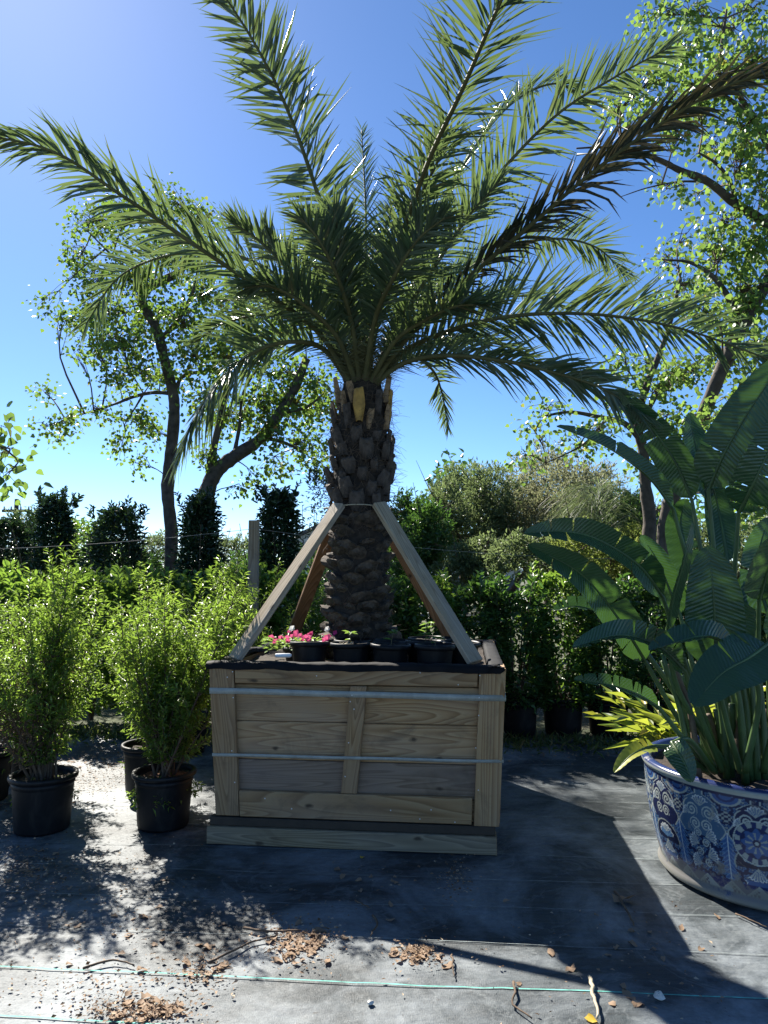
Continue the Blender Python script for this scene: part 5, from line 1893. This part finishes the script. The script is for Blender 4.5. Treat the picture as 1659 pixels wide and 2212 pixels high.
def lobed_tree(name, label, cx, Y, lobes, n, L, mat, seed, trunk_px=None, wl=.3, tmpl=T_LANCE, cat="tree", group=None):
    rg_ = random.Random(seed)
    base = px(cx, 1240, Y)
    base.z = -.01
    e = empty(name, base)
    tag(e, label, cat, group)
    P_, D_ = [], []
    m_ = MB()
    m_.tube([(0, 0, 0), (.03, .02, .6), (0, .05, 1.2)], [.10, .08, .06], 8)
    m_.build("trunk", M['bark'], e, True)
    m_ = MB()
    tot = sum(a[2] * a[3] for a in lobes)
    for (x, y, rx, ry) in lobes:
        c = px(x, y, Y + rg_.gauss(0, .5)) - base
        k = int(n * rx * ry / tot)
        R3 = np.array([rx, (rx + ry) * .45, ry]) * Y / FX
        v = norm(nr.normal(size=(k, 3)))
        rad = (nr.uniform(0, 1, k) ** .38)[:, None]
        lump = 1 + .16 * np.sin(v[:, :1] * 7 + v[:, 2:] * 5 + rg_.uniform(0, 6)) + .10 * np.sin(v[:, 2:] * 13 + v[:, 1:2] * 9)
        # twiggy clumps: gather part of the leaves round anchors so that gaps open
        anc = norm(nr.normal(size=(max(8, k // 26), 3))) * (nr.uniform(0.15, 1, (max(8, k // 26), 1)) ** .45)
        pick = nr.integers(0, len(anc), k)
        pts_ = anc[pick] * lump[pick % len(lump)] + nr.normal(size=(k, 3)) * .085
        pts_ = np.where(nr.uniform(0, 1, (k, 1)) < .85, pts_, v * rad * lump)
        P_.append(np.array(tuple(c)) + pts_ * R3)
        D_.append(pts_ * .8 + nr.normal(size=(k, 3)) * .6 + np.array([0, 0, .35]))
        m_.tube([Vector((0, .05, 1.1)), Vector((0, .05, 1.1)).lerp(c, .5) + Vector((rg_.gauss(0, .15), rg_.gauss(0, .1), .1)), c], [.04, .025, .01], 5, False)
        for _ in range(10):
            u = Vector((rg_.gauss(0, .6) * R3[0], rg_.gauss(0, .6) * R3[1], rg_.gauss(0, .6) * R3[2]))
            m_.tube([c, c + u * .6, c + u + Vector((0, 0, .1))], [.012, .007, .003], 4, False)
    o = m_.build("limbs", M['twig'], e)
    o["kind"] = "stuff"
    P_, D_ = np.concatenate(P_), np.concatenate(D_)
    k = len(P_)
    Ls = nr.uniform(L[0], L[1], k)
    leaves("crown", P_, D_, rand_dirs(k, (0, 0, .8)), Ls, Ls * wl, tmpl, M[mat], e)
    return e


lobed_tree("grey_tree", "rounded grey-green small-leaved tree showing above the potted shrubs", 1180, 12.5, [(1180, 1040, 85, 85), (1120, 1100, 70, 80), (1240, 1080, 75, 90), (1180, 1150, 100, 80), (1290, 1060, 60, 60)], 26000, (.05, .085), 'olive', 1)
lobed_tree("wild_olive_tree", "loose olive-green tree between the palm trunk and the grey-green tree", 1000, 11.5, [(1010, 1060, 65, 65), (960, 1110, 60, 70), (1060, 1070, 60, 70), (1000, 1160, 90, 80), (1080, 1160, 60, 70)], 22000, (.05, .09), 'sage', 2)
lobed_tree("wild_olive_tree", "darker small tree right beside the palm trunk behind the front brace", 890, 10.5, [(880, 1120, 45, 55), (920, 1150, 50, 70), (870, 1200, 50, 60), (900, 1240, 60, 50)], 12000, (.045, .075), 'hedge_dark', 3, tmpl=T_OVAL, wl=.42)
lobed_tree("yellow_green_shrub", "yellow-green leafy shrub below the olive-green tree", 1090, 9.5, [(1040, 1210, 70, 50), (1120, 1200, 70, 55), (1000, 1240, 60, 50), (1180, 1210, 60, 50)], 8000, (.04, .065), 'sage', 4, tmpl=T_OVAL, wl=.45, cat="shrub")
lobed_tree("yellow_green_shrub", "yellow-green leafy shrub behind the long drooping paddle leaves", 1280, 9.5, [(1250, 1190, 70, 60), (1320, 1210, 70, 60), (1380, 1190, 60, 60), (1300, 1260, 90, 50)], 8000, (.04, .065), 'yellowish', 5, tmpl=T_OVAL, wl=.45, cat="shrub")
lobed_tree("dark_tree", "dense dark shadowy tree behind the bare rough trunk", 1350, 12.0, [(1340, 1100, 50, 55), (1380, 1130, 60, 60), (1330, 1170, 70, 60)], 10000, (.05, .08), 'hedge_dark', 6, tmpl=T_OVAL)
lobed_tree("yellow_green_shrub", "yellow-green shrub behind the patterned pot and its tall stalks", 1560, 10.0, [(1480, 1200, 70, 70), (1560, 1180, 70, 70), (1640, 1200, 70, 80), (1700, 1150, 80, 100)], 9000, (.05, .075), 'sage', 7, tmpl=T_OVAL, cat="shrub")
# weeping feathery shrub: fine arching strands
rg = random.Random(51)
base = px(1290, 1240, 10.6)
base.z = -.01
wp = empty("weeping_shrub", base)
tag(wp, "feathery weeping shrub with fine hanging strands in front of the bare trunk", "shrub")
m_ = MB()
m_.tube([(0, 0, 0), (.02, 0, .8), (0, 0, 1.7)], [.05, .04, .03], 7)
m_.build("trunk", M['bark'], wp, True)
V_, F_ = [], []
for i in range(1500):
    a = rg.uniform(0, 6.283)
    h0 = rg.uniform(1.2, 2.75)
    r0 = rg.uniform(0, .3)
    p = Vector((r0 * math.cos(a), r0 * math.sin(a), h0))
    d = Vector((math.cos(a) * .8 - .35, math.sin(a) * .7, rg.uniform(.1, .9)))
    pl = wander(p, d, rg.uniform(.35, .8), 5, .06, -.30, rg)
    s = Vector((rg.gauss(0, 1), rg.gauss(0, 1), 0)).normalized() * .0045
    b0 = len(V_)
    for k, q in enumerate(pl):
        V_ += [tuple(q - s * (1 - k / 6)), tuple(q + s * (1 - k / 6))]
    for k in range(5):
        F_.append((b0 + 2 * k, b0 + 2 * k + 1, b0 + 2 * k + 3, b0 + 2 * k + 2))
o = obj("strands", npmesh("strands", V_, F_, M['sage']), wp)
o["kind"] = "stuff"

# far wood that closes the horizon
k = 26000
xs = nr.uniform(-34, 40, k)
hgt = 2.4 + .9 * np.sin(xs * .9) + .7 * np.sin(xs * .37 + 1) + .5 * np.sin(xs * 2.3)
hgt = np.where(xs > 2, hgt + 2.6, hgt - .3)
zz = hgt * nr.uniform(0, 1, k) ** .7
P_ = np.stack([xs, 32 + nr.uniform(-3, 3, k), zz], 1)
o = leaves("distant_woods", P_, rand_dirs(k), rand_dirs(k, (0, 0, .6)), nr.uniform(.22, .4, k), nr.uniform(.13, .22, k), T_OVAL, M['hedge_dark'])
tag(o, "line of distant trees and scrub closing the horizon", "woods", None, "stuff")

# ------------------------------------------------------------------ post, wires, pole, sheds, rack
pt = px(549, 1122, 7.0)
m_ = MB()
m_.box(-.046, .046, -.046, .046, 0, pt.z)
o = m_.build("wooden_post", M['brace'], None, False, (pt.x, 7.0, -.01))
uvl = o.data.uv_layers.new(name="UVMap")
for l in o.data.loops:
    p = o.data.vertices[l.vertex_index].co
    uvl.data[l.index].uv = (p.z, p.x + p.y)
o.modifiers.new("edge", 'BEVEL').width = .005
tag(o, "bare square wooden post standing behind the potted bushes", "post")


def wire(name, pts_, r_, label):
    m_ = MB()
    P2 = []
    for a, b in zip(pts_, pts_[1:]):
        for i in range(12):
            t = i / 12
            P2.append(a.lerp(b, t) - Vector((0, 0, .10 * 4 * t * (1 - t) * (b - a).length / 6)))
    P2.append(pts_[-1])
    m_.tube(P2, r_, 5, False)
    tag(m_.build(name, M['wire']), label, "wire")


wire("fence_wire", [Vector((-5.2, 7.3, px(0, 1192, 7.2).z + .02)), px(549, 1142, 6.95), Vector((3.2, 8.4, 1.62)), Vector((6, 8.6, 1.6))], .0022, "thin wire strung from the wooden post across the evergreens")
# utility pole far away
c = px(34, 1078, 42)
up_ = empty("utility_pole", (c.x, 42, 0))
tag(up_, "distant wooden utility pole with crossarm above the evergreens", "utility pole")
m_ = MB()
m_.tube([(0, 0, 0), (.05, 0, c.z)], [.17, .12], 8)
m_.build("pole", M['pole'], up_, True)
m_ = MB()
m_.box(-.75, .85, -.06, .06, c.z - .75, c.z - .6)
m_.build("crossarm", M['pole'], up_)
for xx in (-.65, -.25, .3, .75):
    m_ = MB()
    m_.tube([(xx, 0, c.z - .6), (xx, 0, c.z - .42)], [.05, .035], 6)
    m_.build("insulator", M['pole'], up_)
c = px(516, 1185, 45)
m_ = MB()
m_.tube([(0, 0, 0), (0, 0, c.z)], [.10, .07], 6)
m_.box(-.3, .3, -.04, .04, c.z - .5, c.z - .4)
tag(m_.build("utility_pole", M['pole'], None, False, (c.x, 45, 0)), "tiny far utility pole seen beside the bare wooden post", "utility pole")


def shed(x0, x1, y_top, y_ridge, Y, roof, label):
    a, b = px(x0, y_top, Y), px(x1, y_top, Y)
    rz = px((x0 + x1) / 2, y_ridge, Y).z
    e = empty("shed", ((a.x + b.x) / 2, Y, 0))
    tag(e, label, "shed")
    w, zt, dp = (b.x - a.x) / 2, a.z, 4.0
    m_ = MB()
    m_.add([(-w, 0, -.01), (w, 0, -.01), (w, 0, zt), (0, 0, rz), (-w, 0, zt), (-w, dp, -.01), (w, dp, -.01), (w, dp, zt), (0, dp, rz), (-w, dp, zt)],
           [(0, 1, 2, 3, 4), (9, 8, 7, 6, 5), (0, 4, 9, 5), (1, 6, 7, 2)])
    m_.build("wall", M['shed_wall'], e)
    for s_ in (-1, 1):
        m_ = MB()
        o_ = .25
        dz = (rz - zt) / w * o_
        A_ = [(s_ * (w + o_), -.3, zt - dz + .02), (0, -.3, rz + .02), (0, dp + .3, rz + .02), (s_ * (w + o_), dp + .3, zt - dz + .02)]
        m_.hexa(A_ + [(p[0], p[1], p[2] + .10) for p in A_])
        m_.build("roof_slope", M[roof], e)
    m_ = MB()
    m_.box(-.45, .45, -.04, -.005, 0, min(2.0, zt * .8))
    m_.build("door", M['shed_roof'], e)


shed(640, 760, 1163, 1135, 24, 'shed_roof', "pale metal shed with dark roof edge seen past the front brace")
shed(930, 1010, 1226, 1212, 22, 'white_roof', "small white-roofed shed glimpsed through the olive-green tree")
shed(1068, 1112, 1232, 1222, 24, 'white_roof', "tiny white-roofed shed glimpsed through the yellow-green shrub")
# plant rack of pipes behind the tree box
rk = empty("pipe_rack", (.55, 7.75, 0))
tag(rk, "low black pipe rack standing among the shrubs behind the tree box", "rack")
for xx in (-.5, 0, .5):
    for yy in (-.18, .18):
        m_ = MB()
        m_.tube([(xx, yy, -.01), (xx, yy, 1.06)], .016, 6)
        m_.build("leg", M['black_pot'], rk)
for yy in (-.18, .18):
    m_ = MB()
    m_.tube([(-.55, yy, 1.0), (.55, yy, 1.0)], .018, 6)
    m_.build("rail", M['black_pot'], rk)
m_ = MB()
m_.box(-.55, .55, -.2, .2, 1.02, 1.03)
m_.build("shelf", M['black_pot'], rk)

# ------------------------------------------------------------------ litter on the ground cover


def dry_leaf_mesh(rg_, mat, size):
    n_ = 9
    vs_ = [(0, 0, .25 * size)]
    for k in range(n_):
        a = 2 * math.pi * k / n_
        r_ = size * (.55 + .45 * abs(math.cos(a * 1.5))) * rg_.uniform(.7, 1.1)
        vs_.append((r_ * math.cos(a) * 1.2, r_ * math.sin(a) * .8, size * rg_.uniform(.0, .65)))
    zmin = min(v[2] for v in vs_)
    vs_ = [(v[0], v[1], v[2] - zmin) for v in vs_]
    return npmesh("dry_leaf", vs_, [(0, 1 + k, 1 + (k + 1) % n_) for k in range(n_)], mat)


rl = random.Random(88)
DL = [dry_leaf_mesh(rl, M['dry'], s) for s in (.015, .018, .022, .026, .020, .017)]
YL = dry_leaf_mesh(rl, M['yellow_leaf'], .02)


def drop_leaf(x, y, me, label, group, sc=1.0):
    g = at_ground(x, y)
    c, s = math.cos(-FAB_ROT), math.sin(-FAB_ROT)
    o = obj("dry_leaf", me, None, (g.x, g.y, fab_z(c * g.x - s * g.y, s * g.x + c * g.y) + .003))
    o.rotation_euler = (0, 0, rl.uniform(0, 6.28))
    o.scale = (sc, sc, sc)
    tag(o, label, "dry leaf", group)


PILES = [((640, 2040), (75, 40), 66, "brown curled dry leaf in the biggest leaf pile before the tree box", "dry leaves in the biggest pile"),
         ((905, 2065), (42, 20), 32, "brown curled dry leaf in the small compact pile before the tree box", "dry leaves in the small compact pile"),
         ((320, 2185), (80, 26), 42, "brown dry leaf in the dark matted pile by the nearest green thread", "dry leaves in the matted pile"),
         ((440, 2090), (50, 40), 16, "brown dry leaf scattered along the long thin twig", "dry leaves along the twig"),
         ((60, 1880), (70, 50), 24, "brown dry leaf in the litter beside the brown-twigged bush's pot", "dry leaves beside the pot"),
         ((300, 2010), (220, 90), 22, "brown dry leaf lying in the dappled shade of the bushes", "dry leaves in dappled shade"),
         ((230, 1650), (110, 30), 30, "brown dry leaf on the bright fabric between the potted bushes", "dry leaves between the bushes"),
         ((1300, 2060), (330, 110), 20, "single brown dry leaf on the shaded fabric before the patterned pot", "dry leaves before the patterned pot"),
         ((1180, 1640), (110, 22), 14, "brown dry leaf on the lit fabric between tree box and patterned pot", "dry leaves by the potted shrubs"),
         ((780, 1900), (170, 60), 12, "brown dry leaf in the deep shadow of the tree box", "dry leaves in the box shadow")]
for (c, r_, n_, lab, grp) in PILES:
    for _ in range(n_):
        drop_leaf(c[0] + rl.gauss(0, .5) * r_[0], c[1] + rl.gauss(0, .5) * r_[1], rl.choice(DL), lab, grp, rl.uniform(.6, 1.25))
drop_leaf(783, 1855, YL, "small yellow fallen leaf on the dark fabric in front of the tree box", None, .8)
drop_leaf(1278, 2206, YL, "yellow fallen leaf touching the pale stick", None, 1.3)
# crumbs of leaf and bark, too fine to count
P_, D_ = [], []
for (c, r_, n_) in [((640, 2040), (95, 50), 420), ((905, 2065), (55, 26), 200), ((300, 2190), (110, 26), 420), ((440, 2100), (70, 55), 200), ((60, 1880), (90, 60), 420),
                    ((250, 2020), (260, 120), 250), ((230, 1660), (150, 60), 1500), ((60, 1720), (120, 60), 700), ((180, 1900), (240, 90), 400), ((1300, 2080), (420, 130), 120), ((1200, 1620), (200, 25), 260), ((800, 1960), (300, 110), 90), ((200, 2140), (200, 50), 220), ((985, 1900), (40, 50), 200), ((1430, 1600), (200, 14), 300)]:
    for _ in range(n_):
        g = at_ground(c[0] + rl.gauss(0, .55) * r_[0], max(1560, c[1] + rl.gauss(0, .55) * r_[1]))
        P_.append((g.x, g.y, .008 + rl.uniform(0, .006)))
        a = rl.uniform(0, 6.28)
        D_.append((math.cos(a), math.sin(a), rl.uniform(-.05, .3)))
n_ = len(P_)
Ls = nr.uniform(.006, .022, n_)
o = leaves("leaf_litter", P_, D_, rand_dirs(n_, (0, 0, 1.2)), Ls, Ls * nr.uniform(.25, .7, n_), T_LANCE, M['dry'])
tag(o, "scattered crumbs of dry leaf and bark on the fabric", "litter", None, "stuff")

TW = [([(525, 2012), (580, 2022), (650, 2018)], .006, "straight brown stick lying across the biggest leaf pile"),
      ([(450, 2088), (500, 2065), (545, 2042), (600, 2030)], .005, "long bent twig running from scattered leaves to the biggest pile"),
      ([(1276, 2120), (1284, 2165), (1292, 2212)], .008, "pale pointed stick near the yellow leaf on the lit fabric"),
      ([(1110, 2130), (1112, 2160), (1108, 2180), (1150, 2212)], .005, "dark curved twig beside a dry leaf on the lit fabric"),
      ([(977, 2070), (978, 2095), (982, 2118)], .004, "short upright-looking twig behind the small compact pile"),
      ([(805, 1985), (815, 2005), (800, 2030)], .006, "forked brown twig at the edge of the box shadow"),
      ([(1330, 1935), (1352, 1972), (1372, 2008)], .007, "dark twig with a crumpled leaf in the shade by the patterned pot"),
      ([(765, 1950), (785, 1962), (800, 1968)], .004, "small brown twig inside the box shadow"),
      ([(180, 2100), (240, 2085), (290, 2092)], .005, "thin twig in the dappled shade of the bushes"),
      ([(1590, 1980), (1630, 2000), (1659, 2010)], .004, "thin twig in front of the patterned pot's foot")]
for pts_, r_, lab in TW:
    g = [at_ground(*q) for q in pts_]
    S = spline([Vector((p.x, p.y, r_ + .008 + .004 * (i % 2))) for i, p in enumerate(g)], 12)
    S = [p + Vector((rl.gauss(0, .002), rl.gauss(0, .002), 0)) for p in S]
    m_ = MB()
    m_.tube([p - S[0] for p in S], [r_ * (1 - .5 * i / 11) for i in range(12)], 6)
    tag(m_.build("twig", M['twig'] if 'pale' not in lab else M['cord'], None, True, S[0]), lab, "twig", "twigs on the fabric")
# crumpled dark leaf and pebbles
g = at_ground(1345, 1950)
o = obj("dry_leaf", dry_leaf_mesh(rl, M['dry'], .05), None, (g.x, g.y, .006))
tag(o, "large crumpled dark leaf on the twig by the patterned pot", "dry leaf")
for x, y, s, lab in [(1007, 1838, .018, "white stone at the foot of the tree box"), (1425, 2160, .02, "grey stone with tuft on the lit fabric"), (800, 2172, .012, "tiny pale stone on the nearest green thread")]:
    g = at_ground(x, y)
    m_ = MB()
    m_.lathe([(s * .6, 0), (s, s * .3), (s * .9, s * .7), (s * .5, s), (s * .05, s * 1.1)], 9)
    o = m_.build("stone", M['pebble'], None, False, (g.x, g.y, .004))
    for v in o.data.vertices:
        v.co *= 1 + rl.gauss(0, .1)
    tag(o, lab, "stone")

# weeds along the back edge of the fabric
P_, D_ = [], []
for _ in range(5200):
    x = rl.uniform(-5, 5)
    y = 6.62 + rl.gauss(0, .16) - x * .0787
    P_.append((x, y, 0))
    D_.append((rl.gauss(0, .7), rl.gauss(0, .7), rl.uniform(.2, 1)))
n_ = len(P_)
Ls = nr.uniform(.03, .12, n_)
o = leaves("weeds", P_, D_, rand_dirs(n_, (0, 0, .4)), Ls, Ls * .16, T_LANCE, M['weed'])
tag(o, "fringe of weeds and dry grass along the fabric's back edge", "weeds", None, "stuff")
